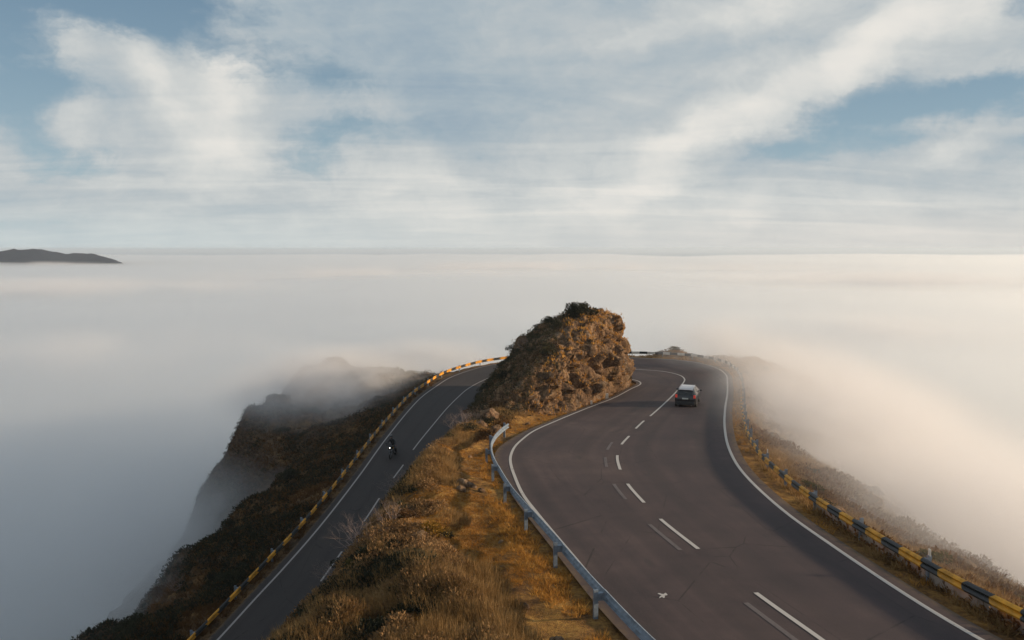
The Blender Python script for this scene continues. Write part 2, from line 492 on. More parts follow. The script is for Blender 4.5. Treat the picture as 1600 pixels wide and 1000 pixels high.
def mat_ground():
    m, T, b = material('ground_dry_turf'); p = pos(T)
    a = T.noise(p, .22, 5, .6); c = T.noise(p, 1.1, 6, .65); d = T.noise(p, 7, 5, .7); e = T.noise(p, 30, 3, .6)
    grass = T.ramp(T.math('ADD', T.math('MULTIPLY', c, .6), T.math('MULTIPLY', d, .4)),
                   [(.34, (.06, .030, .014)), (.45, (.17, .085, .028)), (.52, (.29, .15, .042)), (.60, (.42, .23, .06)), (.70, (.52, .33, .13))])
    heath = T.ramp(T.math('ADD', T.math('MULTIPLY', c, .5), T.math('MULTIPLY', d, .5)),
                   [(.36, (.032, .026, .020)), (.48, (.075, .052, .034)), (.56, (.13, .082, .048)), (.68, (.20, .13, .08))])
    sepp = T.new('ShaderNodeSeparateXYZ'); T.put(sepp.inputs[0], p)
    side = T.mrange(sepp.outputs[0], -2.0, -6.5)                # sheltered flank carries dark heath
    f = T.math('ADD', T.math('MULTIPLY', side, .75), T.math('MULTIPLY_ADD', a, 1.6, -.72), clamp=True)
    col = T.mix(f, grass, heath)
    g = T.new('ShaderNodeNewGeometry'); sn = T.new('ShaderNodeSeparateXYZ'); T.put(sn.inputs[0], g.outputs['Normal'])
    steep = T.mrange(sn.outputs[2], .80, .62)
    rock = T.ramp(T.noise(T.mapping(p, scale=(1, 1, 2.5)), 1.6, 8, .7), [(.35, (.028, .021, .018)), (.5, (.085, .058, .045)), (.68, (.17, .125, .09))])
    col = T.mix(T.math('MULTIPLY', steep, .8), col, rock)
    grit = T.mrange(T.noise(p, 4.5, 6, .75), .60, .70)
    col = T.mix(T.math('MULTIPLY', grit, .5), col, (.19, .14, .10))
    T.put(b.inputs['Base Color'], col); b.inputs['Roughness'].default_value = .95; b.inputs['Specular IOR Level'].default_value = .15
    bump(T, b, T.math('ADD', T.math('MULTIPLY', d, .6), T.math('MULTIPLY', e, .4)), .9, .22)
    return m


def mat_rock():
    m, T, b = material('outcrop_rock'); p = pos(T)
    wv_ = T.noise(T.mapping(p, rot=(R(8), R(-6), 0), scale=(1.0, 1.0, .35)), 1.5, 8, .72, .4)
    fine = T.noise(p, 6, 8, .75)
    vo = T.new('ShaderNodeTexVoronoi', feature='DISTANCE_TO_EDGE'); T.put(vo.inputs['Vector'], T.mapping(p, rot=(R(10), R(14), 0), scale=(1.3, 1.3, .7))); vo.inputs['Scale'].default_value = 1.1
    col = T.ramp(T.math('ADD', T.math('MULTIPLY', wv_, .55), T.math('MULTIPLY', fine, .45)),
                 [(.35, (.035, .022, .018)), (.45, (.115, .068, .042)), (.54, (.24, .145, .080)), (.63, (.38, .25, .15)), (.74, (.54, .41, .28))])
    lich = T.mrange(T.noise(p, 1.0, 7, .7), .52, .66)
    col = T.mix(T.math('MULTIPLY', lich, .55), col, T.ramp(fine, [(.35, (.045, .035, .012)), (.65, (.20, .125, .03))]))
    pale = T.mrange(T.noise(T.mapping(p, scale=(1, 1, .5)), .7, 6, .65), .50, .66)
    col = T.mix(T.math('MULTIPLY', pale, .5), col, T.ramp(fine, [(.35, (.16, .11, .075)), (.65, (.46, .36, .26))]))
    crack = T.mrange(vo.outputs['Distance'], 0.0, .10, .55, 1.0)
    col = T.mix(1.0, col, T.mix(crack, (.35, .3, .27), (1, 1, 1)), 'MULTIPLY')
    T.put(b.inputs['Base Color'], col); b.inputs['Roughness'].default_value = .92; b.inputs['Specular IOR Level'].default_value = .2
    bump(T, b, T.math('ADD', T.math('MULTIPLY', fine, .7), T.math('MULTIPLY', crack, .35)), 1.0, .35)
    return m


def mat_asphalt():
    m, T, b = material('asphalt'); p = pos(T)
    uv = T.new('ShaderNodeUVMap').outputs[0]; su = T.new('ShaderNodeSeparateXYZ'); T.put(su.inputs[0], uv)
    u, v = su.outputs[0], su.outputs[1]
    big = T.noise(p, .16, 5, .6); mid = T.noise(p, .9, 6, .65); fine = T.noise(p, 45, 3, .8)
    streak = T.noise(T.mapping(uv, scale=(24, .05, 1)), 1.0, 5, .6)
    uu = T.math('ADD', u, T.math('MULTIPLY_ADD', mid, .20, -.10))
    dark = T.math('MULTIPLY', T.mrange(uu, .42, .78), T.mrange(uu, 1.05, .70))          # barrier's soft shadow painted into the outer lane
    tone = T.math('ADD', T.math('MULTIPLY', big, .5), T.math('ADD', T.math('MULTIPLY', mid, .25), T.math('MULTIPLY', streak, .25)))
    old = T.ramp(tone, [(.36, (.040, .029, .030)), (.50, (.068, .048, .047)), (.64, (.106, .075, .069))])
    new = T.ramp(tone, [(.36, (.036, .027, .031)), (.64, (.060, .044, .049))])  # shaded asphalt tone for the painted barrier shadow
    arm = T.mrange(v, 128.0, 142.0)                                                      # lower arm takes a darker, narrower tone range
    low = T.ramp(tone, [(.36, (.034, .030, .030)), (.64, (.056, .048, .046))])
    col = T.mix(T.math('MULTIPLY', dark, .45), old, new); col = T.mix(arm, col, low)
    tracks = T.mrange(T.math('ABSOLUTE', T.math('ADD', T.math('PINGPONG', T.math('ADD', u, .02), .25), -.125)), .0, .05, 1, 0)
    col = T.mix(T.math('MULTIPLY', tracks, .30), col, (.03, .025, .026))
    patch = T.mrange(T.noise(T.mapping(uv, scale=(5, .12, 1)), 1.3, 3, .5), .62, .66)
    col = T.mix(T.math('MULTIPLY', patch, .55), col, (.042, .036, .037))
    col = T.mix(T.math('MULTIPLY', T.mrange(fine, .5, .75), .35), col, (.15, .12, .11))
    vo = T.new('ShaderNodeTexVoronoi', feature='DISTANCE_TO_EDGE'); T.put(vo.inputs['Vector'], T.mapping(p, scale=(1, .45, 1))); vo.inputs['Scale'].default_value = .38
    wob = T.math('MULTIPLY', T.mrange(vo.outputs['Distance'], .0, .010, 1, 0), T.mrange(mid, .44, .56))
    col = T.mix(T.math('MULTIPLY', wob, .6), col, (.018, .016, .016))
    edge = T.math('MAXIMUM', T.mrange(u, .035, .0), T.mrange(u, .965, 1.0))
    col = T.mix(T.math('MULTIPLY', edge, T.mrange(T.noise(p, 2.2, 5, .7), .35, .6)), col, (.13, .088, .055))
    T.put(b.inputs['Base Color'], col)
    T.put(b.inputs['Roughness'], T.mrange(tone, .35, .65, .80, .92)); b.inputs['Specular IOR Level'].default_value = .25
    bump(T, b, T.math('ADD', T.math('MULTIPLY', fine, .6), mid), .35, .02)
    return m


def mat_paint(name, keep=.0, col=(.60, .56, .52), fade=(.08, .062, .06)):
    m, T, b = material(name); p = pos(T)
    n = T.math('ADD', T.math('MULTIPLY', T.noise(p, 9, 6, .75), .6), T.math('MULTIPLY', T.noise(p, 1.1, 4, .6), .4))
    wear = T.mrange(n, .56 - keep, .64 - keep)
    T.put(b.inputs['Base Color'], T.mix(wear, col, fade)); b.inputs['Roughness'].default_value = .7
    return m


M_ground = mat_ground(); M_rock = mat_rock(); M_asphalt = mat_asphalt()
M_line = mat_paint('road_paint', -.03, (.44, .41, .38)); M_line2 = mat_paint('darker_road_paint', -.04, (.30, .27, .26), (.05, .042, .04)); M_ghost = mat_paint('worn_road_paint', .07, (.105, .084, .080), (.075, .056, .053))  # second paint: darker tone for the lower arm's lines
M_galv = plain('galvanised_steel', (.30, .36, .42), .42, .75, .25, 3)
M_galvd = plain('dull_galvanised_steel', (.17, .21, .26), .6, .3, .35, 5)
M_yel = plain('weathered_yellow_paint', (.58, .26, .012), .6, 0, .50, 2.5)
M_blk = plain('weathered_black_paint', (.020, .020, .022), .5, 0, .4, 4)
M_white = plain('white_paint', (.62, .58, .52), .6, 0, .15, 5)
M_conc = plain('stained_concrete', (.30, .26, .23), .9, 0, .45, 1.6)

# ------------------------------------------------------------------ ground sheet
gi = np.arange(nx * ny).reshape(ny, nx)
F = np.stack([gi[:-1, :-1].ravel(), gi[:-1, 1:].ravel(), gi[1:, 1:].ravel(), gi[1:, :-1].ravel()], 1)
jit = (vnoise(GX / .5, GY / .5, 77) - .5) * .16 * (np.abs(GX) < 60) * (GY < 125)
gm = np_mesh('ground', np.stack([(GX + jit).ravel(), GY.ravel(), GZ.ravel()], 1), F, True)
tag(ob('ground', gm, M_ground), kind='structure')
sea = ob('sea', me('sea', [(-45000, -45000, -94), (45000, -45000, -94), (45000, 45000, -94), (-45000, 45000, -94)], [(0, 1, 2, 3)]), plain('sea_water', (.16, .20, .23), .45))
tag(sea, kind='structure')

# ------------------------------------------------------------------ road surface
NS = 420


def resample(P, n, keys=None):
    s = np.r_[0, np.cumsum(np.linalg.norm(np.diff(P[:, :2], axis=0), axis=1))]
    u = np.linspace(0, s[-1], n) if keys is None else keys
    return np.stack([np.interp(u, s, P[:, k]) for k in range(3)], 1), s


# walk both edges together: for each point of the centre line take the nearest outer and inner points
cl = catmull(r3([(20, -30)]) + [tuple(p) for p in cenR[::8]] + l3([(-34, -12), (-46, -24)]), .5)
Oe = offset(outer, -.55); Ie = offset(inner, .45)


def match(C, E):
    idx = [int(np.argmin((E[:, 0] - c[0]) ** 2 + (E[:, 1] - c[1]) ** 2)) for c in C]
    idx = np.maximum.accumulate(np.array(idx)).astype(float)
    k = np.ones(13) / 13; pad = np.r_[np.full(6, idx[0]), idx, np.full(6, idx[-1])]
    idx = np.convolve(pad, k, 'valid'); n = np.arange(len(E))
    return np.stack([np.interp(idx, n, E[:, j]) for j in range(3)], 1)


ro = match(cl, Oe); ri = match(cl, Ie); NW = 11
# widen the tarmac into the lay-by inside the first bend
bul = np.exp(-((ri[:, 1] - 41.5) / 5.5) ** 2) * (ri[:, 0] < 3) * (ri[:, 0] > -2)
ri[:, 0] -= .45 * bul
sl = np.r_[0, np.cumsum(np.linalg.norm(np.diff(cl[:, :2], axis=0), axis=1))]
V = []; UV = []
for i in range(len(cl)):
    for k in range(NW):
        t = k / (NW - 1); p = ri[i] * (1 - t) + ro[i] * t
        crown = .05 * (1 - (2 * t - 1) ** 2)
        V.append((p[0], p[1], p[2] + crown)); UV.append((t, sl[i]))
Fr = [(i * NW + k + 1, i * NW + k, (i + 1) * NW + k, (i + 1) * NW + k + 1) for i in range(len(cl) - 1) for k in range(NW - 1)]
Fr = [f[::-1] for f in Fr]
rm = me('road', V, Fr, True); ul = rm.uv_layers.new(name='UVMap')
lv = np.empty(len(rm.loops), np.int32); rm.loops.foreach_get('vertex_index', lv)
ul.data.foreach_set('uv', np.array(UV, np.float32)[lv].ravel())
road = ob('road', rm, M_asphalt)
tag(road, kind='structure')
ROADV = np.array(V)


def road_z(x, y):
    """height of the tarmac under a point"""
    d = (ROADV[:, 0] - x) ** 2 + (ROADV[:, 1] - y) ** 2; k = np.argsort(d)[:6]; w_ = 1 / (d[k] + 1e-4)
    return float((ROADV[k, 2] * w_).sum() / w_.sum())


from mathutils.bvhtree import BVHTree
bvh_road = BVHTree.FromPolygons([Vector(v) for v in V], Fr)


def drop(x, y):
    h = bvh_road.ray_cast(Vector((x, y, 20)), Vector((0, 0, -1)))
    return h[0].z if h[0] is not None else road_z(x, y)


def stripe(name, C, width, mat, lift=.012, parent=road):
    T = np.gradient(C[:, :2], axis=0); T /= np.linalg.norm(T, axis=1)[:, None]
    v = []
    for p, t in zip(C, T):
        for s in (-1, 0, 1):
            x, y = p[0] - t[1] * s * width / 2, p[1] + t[0] * s * width / 2
            v.append((x, y, drop(x, y) + lift))
    f = [(3 * i + k, 3 * i + k + 1, 3 * i + k + 4, 3 * i + k + 3) for i in range(len(C) - 1) for k in (0, 1)]
    m = me(name, v, [q[::-1] for q in f]); return ob(name, m, mat, parent)


def cut(C, y0, y1, side=None):
    """the stretch of a curve between two points given as (x, y)"""
    a = int(np.argmin((C[:, 0] - y0[0]) ** 2 + (C[:, 1] - y0[1]) ** 2)); b = int(np.argmin((C[:, 0] - y1[0]) ** 2 + (C[:, 1] - y1[1]) ** 2))
    return C[min(a, b):max(a, b) + 1]


io = int(np.argmin((outer[:, 0] - 5) ** 2 + (outer[:, 1] - 99.6) ** 2))
stripe('edge_line', outer[:io + 1], .15, M_line)
stripe('edge_line', outer[io:], .12, M_line2)
stripe('edge_line', inner[:iR], .14, M_line)
stripe('centre_line', cut(cenR, (10.03, 54.8), (5, 92.5)), .14, M_line)
stripe('centre_line', cut(cenR, (5, 92.5), (-8.31, 63.5)), .11, M_line2)
for a, b in (((7.35, 17.2), (6.78, 20.35)), ((6.1, 24.3), (5.55, 27.8)), ((5.34, 30.3), (5.17, 33.6)), ((5.27, 36.6), (5.6, 40)), ((6.3, 43.3), (7.15, 46.1)), ((8.03, 49), (9.15, 52.4)),
             ((10.6, 4.5), (9, 9.5)), ((8.4, 12), (7.9, 14.6)),
             ((-8.7, 60), (-9.1, 57.3)), ((-9.55, 53.9), (-10, 50.2)), ((-10.67, 46.6), (-11.2, 43.2)), ((-11.8, 40), (-12.7, 36)), ((-13.6, 32.5), (-14.9, 28))):
    stripe('centre_dash', cut(cenR, a, b), .14 if a[0] > 0 else .11, M_line if a[0] > 0 else M_line2)
for a, b in (((7.35, 17.4), (6.78, 20.0)), ((6.1, 24.2), (5.55, 27.4)), ((5.30, 31.0), (5.2, 33.6)), ((5.3, 37.0), (5.6, 39.5)), ((6.0, 41.5), (6.5, 44.0))):
    c_ = offset(cut(cenR, a, b), .62); stripe('worn_dash', c_, .15, M_ghost, .008)
# dried splash of white paint on the near lane
sp = []; cx, cy = 4.15, 20.35
for k in range(22):
    t = 2 * math.pi * k / 22; r_ = .095 + .04 * math.sin(3 * t + 1) + random.uniform(-.03, .04) + (.10 if k in (3, 14) else 0)
    x, y = cx + r_ * math.cos(t), cy + 1.3 * r_ * math.sin(t); sp.append((x, y, drop(x, y) + .012))
ob('paint_splash', me('paint_splash', sp, [tuple(range(22))]), M_line, road)


# ------------------------------------------------------------------ guard rails
WPROF = [(.00, .155), (.045, .135), (.08, .085), (.04, .03), (.00, .0), (.04, -.03), (.08, -.085), (.045, -.135), (.0, -.155)]   # (out of plane, height)


def guardrail(C, side, label, group_cat='guard rail', style='chevron', base='ground', spacing=4.0, post_side=1, hgt=.62, reflect=False, closed_end=False):
    """C: plan curve; side=+1 beam bulges to the left of travel"""
    s = np.r_[0, np.cumsum(np.linalg.norm(np.diff(C[:, :2], axis=0), axis=1))]
    n = max(1, int(s[-1] // spacing)); L = n * spacing
    at_s = lambda q: np.array([np.interp(q, s, C[:, k]) for k in range(3)])
    tan_s = lambda q: (lambda d: d / np.linalg.norm(d))((at_s(min(q + .3, s[-1])) - at_s(max(q - .3, 0)))[:2])
    zz = np.array([max(ground(*at_s(q)[:2]), at_s(q)[2] - .16) for q in np.linspace(0, L, n * 4 + 1)])
    zz = np.convolve(np.r_[[zz[0]] * 4, zz, [zz[-1]] * 4], np.ones(9) / 9, 'valid')
    zat = lambda q: float(np.interp(q, np.linspace(0, L, n * 4 + 1), zz))
    p0 = at_s(0); root = empty('guard_rail', (p0[0], p0[1], zat(0)))
    tag(root, label, group_cat)
    org = Vector(root.location)
    sag = [random.uniform(-.02, .02) for _ in range(n + 2)]
    for i in range(n):
        v = []; f = []; mi = []
        step = .5; K = int(spacing / step); over = .12
        qs = [i * spacing + (j / K) * (spacing + over) for j in range(K + 1)]
        for j, q in enumerate(qs):
            q = min(q, s[-1])
            p = at_s(q); t = tan_s(q); nrm = np.array([-t[1], t[0]]) * side
            lay = .0 if i % 2 else .012
            for a, h in WPROF:
                sk = (.14 - abs(h)) * 1.4 if style == 'chevron' and 0 < j < K else 0
                x = p[0] + nrm[0] * (a + lay) + t[0] * sk; y = p[1] + nrm[1] * (a + lay) + t[1] * sk
                fr = q / spacing - i; z = zat(q) + hgt + h + sag[i] * (1 - fr) + sag[i + 1] * fr
                v.append(Vector((x, y, z)) - org)
        m_ = len(WPROF)
        for j in range(K):
            for k in range(m_ - 1):
                f.append((j * m_ + k, j * m_ + k + 1, (j + 1) * m_ + k + 1, (j + 1) * m_ + k))
                mi.append(((i * K + j) // 2) % 2 if style in ('chevron', 'bands') else 0)
        mesh = me('beam', v, f)
        mesh.polygons.foreach_set('material_index', mi)
        mats = {'chevron': [M_yel, M_blk], 'bands': [M_blk, M_white], 'steel': [M_galvd]}[style]
        o = ob('beam', mesh, mats, root)
        sd = o.modifiers.new('gauge', 'SOLIDIFY'); sd.thickness = .012
    for i in range(n + 1):
        q = min(i * spacing + .06, s[-1]); p = at_s(q); t = tan_s(q); nrm = np.array([-t[1], t[0]]) * side
        ang = math.atan2(t[1], t[0]); Mr = Matrix.Rotation(ang + random.uniform(-.05, .05), 3, 'Z')
        c = Vector((p[0] - nrm[0] * .22, p[1] - nrm[1] * .22, 0)); zb = zat(q)
        mb = MB(); top = hgt + .19 + random.uniform(-.02, .03); H = top + .5
        cz = zb - .5 + H / 2
        mb.box(Vector((c.x, c.y, cz)) - org, (.05, .12, H), Mr)
        for s2 in (-1, 1): mb.box(Vector((c.x, c.y, cz)) - org + Mr @ Vector((.035, .055 * s2, 0)), (.03, .012, H - .004), Mr)
        mb.build('post', M_galvd, root)
        sb = MB(); sb.box(Vector((p[0] - nrm[0] * .09, p[1] - nrm[1] * .09, zb + hgt)) - org, (.10, .155, .20), Mr); sb.build('spacer', M_galvd, root)
        if reflect and i % 2 == 0:
            rf = MB(); rf.box(Vector((c.x, c.y, zb + top + .09)) - org, (.11, .03, .20), Mr); rf.build('reflector', M_blk if i % 4 else M_white, root)
    return root


rr = cut(outer, (24, -30), (22.2, 78)); rr = offset(rr, -1.25)
far_ = offset(cut(outer, (22.3, 78.6), (4, 99.2)), -1.3)
lf = offset(cut(outer, (3.2, 99), (-40, -12)), -1.0)
rr = rr[int(np.argmin(abs(rr[:, 1] - 6))):]
guardrail(rr, 1, 'long yellow and black striped crash barrier on the foggy right edge of the upper road', style='chevron', reflect=True)
guardrail(far_, 1, 'dark and pale banded crash barrier round the far outside of the hairpin bend', style='bands')
guardrail(lf, 1, 'yellow and black chevron crash barrier along the shaded lower road on the left', style='chevron')
cr = catmull([(x, y, hRy(y)) for x, y in [(8.2, 0), (5.8, 8), (4.35, 12.6), (3.2, 16), (2.27, 19.7), (1.38, 24), (.6, 27.6), (-.08, 31), (-.6, 34.4), (-.98, 37.4), (-1.15, 40.4), (-1.0, 43), (-.62, 45.4), (-.05, 47.6)]], .25)
guardrail(cr, -1, 'bare grey steel crash barrier on the ridge beside the inside of the upper road', style='steel')

# concrete kerb wall under the right-hand barrier, near end
kc = offset(cut(outer, (15.8, 0), (10.6, 30)), -1.66)
v = []; T_ = np.gradient(kc[:, :2], axis=0); T_ /= np.linalg.norm(T_, axis=1)[:, None]
for p, t in zip(kc, T_):
    for o_, h in ((-.18, -.8), (-.18, .24), (.18, .24), (.18, -.8)):
        v.append((p[0] - t[1] * o_, p[1] + t[0] * o_, p[2] + h + .02 * random.uniform(-1, 1)))
f = [(4 * i + k, 4 * i + k + 1, 4 * (i + 1) + k + 1, 4 * (i + 1) + k) for i in range(len(kc) - 1) for k in range(3)]
f += [(0, 1, 2, 3), tuple(4 * (len(kc) - 1) + k for k in (3, 2, 1, 0))]
kw = ob('kerb_wall', me('kerb_wall', v, f), M_conc)
tag(kw, 'low stained concrete wall behind the near right striped barrier', 'kerb wall')

# ------------------------------------------------------------------ rock outcrop inside the bend
from mathutils import noise as mn
foot = catmull([(x, y, 0) for x, y in [(1.2, 54.2), (3.6, 56.4), (6.3, 62.3), (8.8, 68.4), (10.9, 73.6), (12.0, 77.2), (11.9, 79.4), (10.3, 81.8), (7, 83.6), (3, 84.4), (-.8, 84.0), (-3.0, 81), (-3.8, 75.5), (-4.5, 69), (-4.6, 63), (-3.6, 57.5), (-1.6, 54.2), (1.2, 54.2)]], .16)[:-1]
spine = np.array([(.6, 54.5, -11.9), (1.3, 57, -10.9), (2.6, 60, -9.5), (4.2, 63.5, -8.4), (5.6, 67, -7.1), (6.7, 70.5, -6.7), (7.4, 74, -6.2), (7.8, 77, -6.3), (7.6, 79.5, -7.4)])
NVr = 84; V = []
P_ = len(foot)
Tn = np.roll(foot, -1, 0) - np.roll(foot, 1, 0); Tn = Tn[:, :2] / np.linalg.norm(Tn[:, :2], axis=1)[:, None]
Nn = np.stack([Tn[:, 1], -Tn[:, 0]], 1)
if ((foot[:, :2] - foot[:, :2].mean(0)) * Nn).sum() < 0: Nn = -Nn
fz = grid_at(foot[:, 0], foot[:, 1], GZ) - .5
for i in range(P_):
    x0, y0 = foot[i, :2]; ys = np.clip(y0 * .93 + 4.6, 54.5, 79.5)
    sxp = np.interp(ys, spine[:, 1], spine[:, 0]); szp = np.interp(ys, spine[:, 1], spine[:, 2])
    cl_ = float(np.clip((Nn[i, 0] * .9 - Nn[i, 1] * .35 + .45), 0, 1)) * float(sstep(54.5, 60, y0)) ** .5
    tx = sxp; ty = ys
    for j in range(NVr + 1):
        v_ = j / NVr
        th_ = v_ * math.pi / 2
        a_c, b_c = (1 - math.cos(th_)) ** 1.5, math.sin(th_) ** .74
        a_l, b_l = v_ ** 1.1, math.sin(v_ * math.pi / 2) ** .92
        a_ = a_c * cl_ + a_l * (1 - cl_); b_ = b_c * cl_ + b_l * (1 - cl_)
        x = x0 + (tx - x0) * a_; y = y0 + (ty - y0) * a_; z = fz[i] + (szp - fz[i]) * b_
        q = Vector((x, y, z)); env = min(1, v_ * 6)
        big = mn.fractal(q * .28, 1.0, 2.0, 3) * 1.0
        ledge = mn.fractal(Vector((x * .35 + z * .12, y * .35, z * .45 + x * .15)), .8, 2.1, 4) * .7
        vd, vp = mn.voronoi(Vector((x * .9, y * .9, z * .62)))
        blk = (vp[0].x * 12.9 + vp[0].y * 7.7 + vp[0].z * 5.1) % 1.0
        crack = min(.28, (vd[1] - vd[0])) / .28
        vd2, vp2 = mn.voronoi(Vector((x * 2.3, y * 2.3, z * 1.7)))
        crack2 = min(.25, (vd2[1] - vd2[0])) / .25; blk2 = (vp2[0].x * 9.1 + vp2[0].y * 4.3 + vp2[0].z * 11.3) % 1.0
        d_ = (big + ledge + (blk - .5) * 1.5 * crack ** .5 - (1 - crack) * .45 + (blk2 - .5) * .42 * crack2 ** .5 - (1 - crack2) * .14) * env * (.55 + .45 * cl_) * (1 - .45 * sstep(.45, .8, v_))
        fs = mn.noise(Vector((x * .55 + y * .3, y * .55 - x * .1, z * .07 + 3)) * 1.5); fiss = max(0.0, 1 - abs(fs) / .07)
        d_ -= fiss * .75 * env * cl_
        lift = (mn.fractal(q * 1.1, 1.0, 2.0, 4) * .45 + (blk2 - .5) * .3) * env
        top = sstep(.82, 1, v_)
        V.append((x + Nn[i, 0] * d_ * (1 - top), y + Nn[i, 1] * d_ * (1 - top), z + lift + d_ * .3 * top))
F = []
for i in range(P_):
    i2 = (i + 1) % P_
    for j in range(NVr):
        F.append((i * (NVr + 1) + j, i2 * (NVr + 1) + j, i2 * (NVr + 1) + j + 1, i * (NVr + 1) + j + 1))
RV = np.array(V); org = np.array([5, 70, -13.0])
Fa = np.array(F)
tri = RV[Fa[len(Fa) // 2]]
outc = ob('rock_outcrop', np_mesh('rock_outcrop', RV - org, Fa, False), M_rock, loc=org)
bm = bmesh.new(); bm.from_mesh(outc.data); bmesh.ops.recalc_face_normals(bm, faces=bm.faces); bm.to_mesh(outc.data); bm.free()
tag(outc, 'craggy brown rock outcrop rising between the two arms of the hairpin', 'rock')
bvh_rock = BVHTree.FromPolygons([Vector(v) for v in RV], [tuple(f) for f in F])
# scrub and dry grass rooted on the outcrop itself
g = np.random.default_rng(91); FC = RV[Fa].mean(1); e1 = RV[Fa[:, 1]] - RV[Fa[:, 0]]; e2 = RV[Fa[:, 3]] - RV[Fa[:, 0]]
FN = np.cross(e1, e2); AR = np.linalg.norm(FN, axis=1) + 1e-9; FN = FN / AR[:, None]; FN *= np.sign(((FC - np.array([5, 70, -14])) * FN).sum(1))[:, None]
fl = FC[:, 0] < np.interp(FC[:, 1], [54, 66, 80], [.6, 3.9, 6.6]); patch = fbm(FC[:, 0] / 1.6 + FC[:, 2] / 2, FC[:, 1] / 1.6 + FC[:, 2] / 2, 3, 99)


def rock_cover(name, N, wgt, mat, size, leaf, label, per=9, up=.3):
    w_ = np.maximum(wgt, 0) * AR; k = g.choice(len(FC), N, p=w_ / w_.sum()); C = FC[k] - FN[k] * .05
    dv = g.normal(size=(N, per, 3)) + FN[k][:, None] * 1.1; dv[..., 2] += up; dv /= np.linalg.norm(dv, axis=-1)[..., None]
    P = C[:, None] + dv * (g.uniform(.2, 1, (N, 1, 1)) * size) + g.normal(size=(N, per, 3)) * .10
    s_ = np.cross(dv, g.normal(size=dv.shape)); s_ /= np.linalg.norm(s_, axis=-1)[..., None]; L = leaf * g.uniform(.6, 1.5, (N, per, 1))
    V = np.stack([P - s_ * L * .18, P + s_ * L * .2 + dv * L * .1, P + dv * L + s_ * L * .1, P + dv * L * .7 - s_ * L * .2], 2).reshape(-1, 3)
    tag(ob(name, np_mesh(name, V, np.arange(len(V)).reshape(-1, 4)), mat), label, 'ground cover', kind='stuff')


ROCKCOVER = True
bvh_gr = None


def surf(x, y):
    """top surface of ground or outcrop"""
    z = ground(x, y)
    if -6 < x < 15 and 52 < y < 88:
        h = bvh_rock.ray_cast(Vector((x, y, 10)), Vector((0, 0, -1)))
        if h[0] is not None and h[0].z > z: return h[0].z, h[1]
    return z, None


# ------------------------------------------------------------------ boulders and stones
def stone_mesh(name, seed, r=(1, 1, .7), sub=3):
    bm = bmesh.new(); bmesh.ops.create_icosphere(bm, subdivisions=sub, radius=1)
    for v in bm.verts:
        q = v.co * 1.1 + Vector((seed * 7.1, seed * 3.3, 0))
        vd, vp = mn.voronoi(q * .9)
        k = 1 + .28 * mn.fractal(q, 1, 2, 3) + .25 * (((vp[0].x * 12.9 + vp[0].z * 5) % 1) - .5)
        v.co = Vector((v.co.x * r[0], v.co.y * r[1], v.co.z * r[2])) * k
    m = bpy.data.meshes.new(name); bm.to_mesh(m); bm.free(); return m


SM = [stone_mesh('boulder', k, (1, .8, .7)) for k in range(5)]
for m in SM: m.materials.append(M_rock)


def put_stone(x, y, s, label, group=None, k=0, flat=1.0, mat=None):
    z, _ = surf(x, y)
    o = bpy.data.objects.new('boulder', SM[k % 5]); COL.objects.link(o)
    o.location = (x, y, z + s * .18); o.scale = (s, s, s * flat); o.rotation_euler = (random.uniform(-.3, .3), random.uniform(-.3, .3), random.uniform(0, 6.28))
    tag(o, label, 'boulder', group); return o


for x, y, s, lb in ((-1.0, 48.3, .55, 'pale boulder just beyond the far end of the steel barrier'), (-2.0, 49.6, .45, 'smaller round boulder left of the far end of the steel barrier'),
                    (-1.6, 51.8, .8, 'large squat boulder at the foot of the outcrop near the steel barrier'), (-3.2, 25.5, .35, 'grey boulder in dry grass beside the yellow bush'),
                    (-2.2, 33.2, .35, 'small angular boulder on the ridge among russet scrub'), (1.1, 17.6, .22, 'little pale boulder on the bare turf left of the near steel posts')):
    put_stone(x, y, s, lb, k=int(abs(x * 10)))
n_ = 0
while n_ < 20:
    x = random.uniform(-7, 2); y = random.uniform(17, 56)
    if nearest_grid(x, y, GRG) != 1 or nearest_grid(x, y, GD) < 1.2: continue
    put_stone(x, y, random.uniform(.08, .26), 'small brown stone half buried in the turf of the ridge', 'stones scattered over the ridge', n_); n_ += 1
n_ = 0
while n_ < 12:
    x = random.uniform(12, 30); y = random.uniform(22, 95)
    if nearest_grid(x, y, GRG) != 3 or not 2.4 < nearest_grid(x, y, GD) < 9: continue
    put_stone(x, y, random.uniform(.2, .6), 'brown rock poking from the foggy slope below the right barrier', 'rocks on the right slope', n_); n_ += 1
# white marker stones along the foot of the outcrop
mk = MB(); mk.box((0, 0, .24), (.26, .2, .56), taper=.8); mks = mk.build('marker_stone', M_white)
mks.location = (8.3, 66.2, ground(8.3, 66.2)); tag(mks, 'small white marker stone at the foot of the outcrop, the taller one', 'marker stone')
m2 = mks.copy(); COL.objects.link(m2); m2.location = (6.55, 62.6, ground(6.55, 62.6)); m2.scale = (.8, .8, .6); m2['label'] = 'shorter white marker stone nearer the camera at the foot of the outcrop'


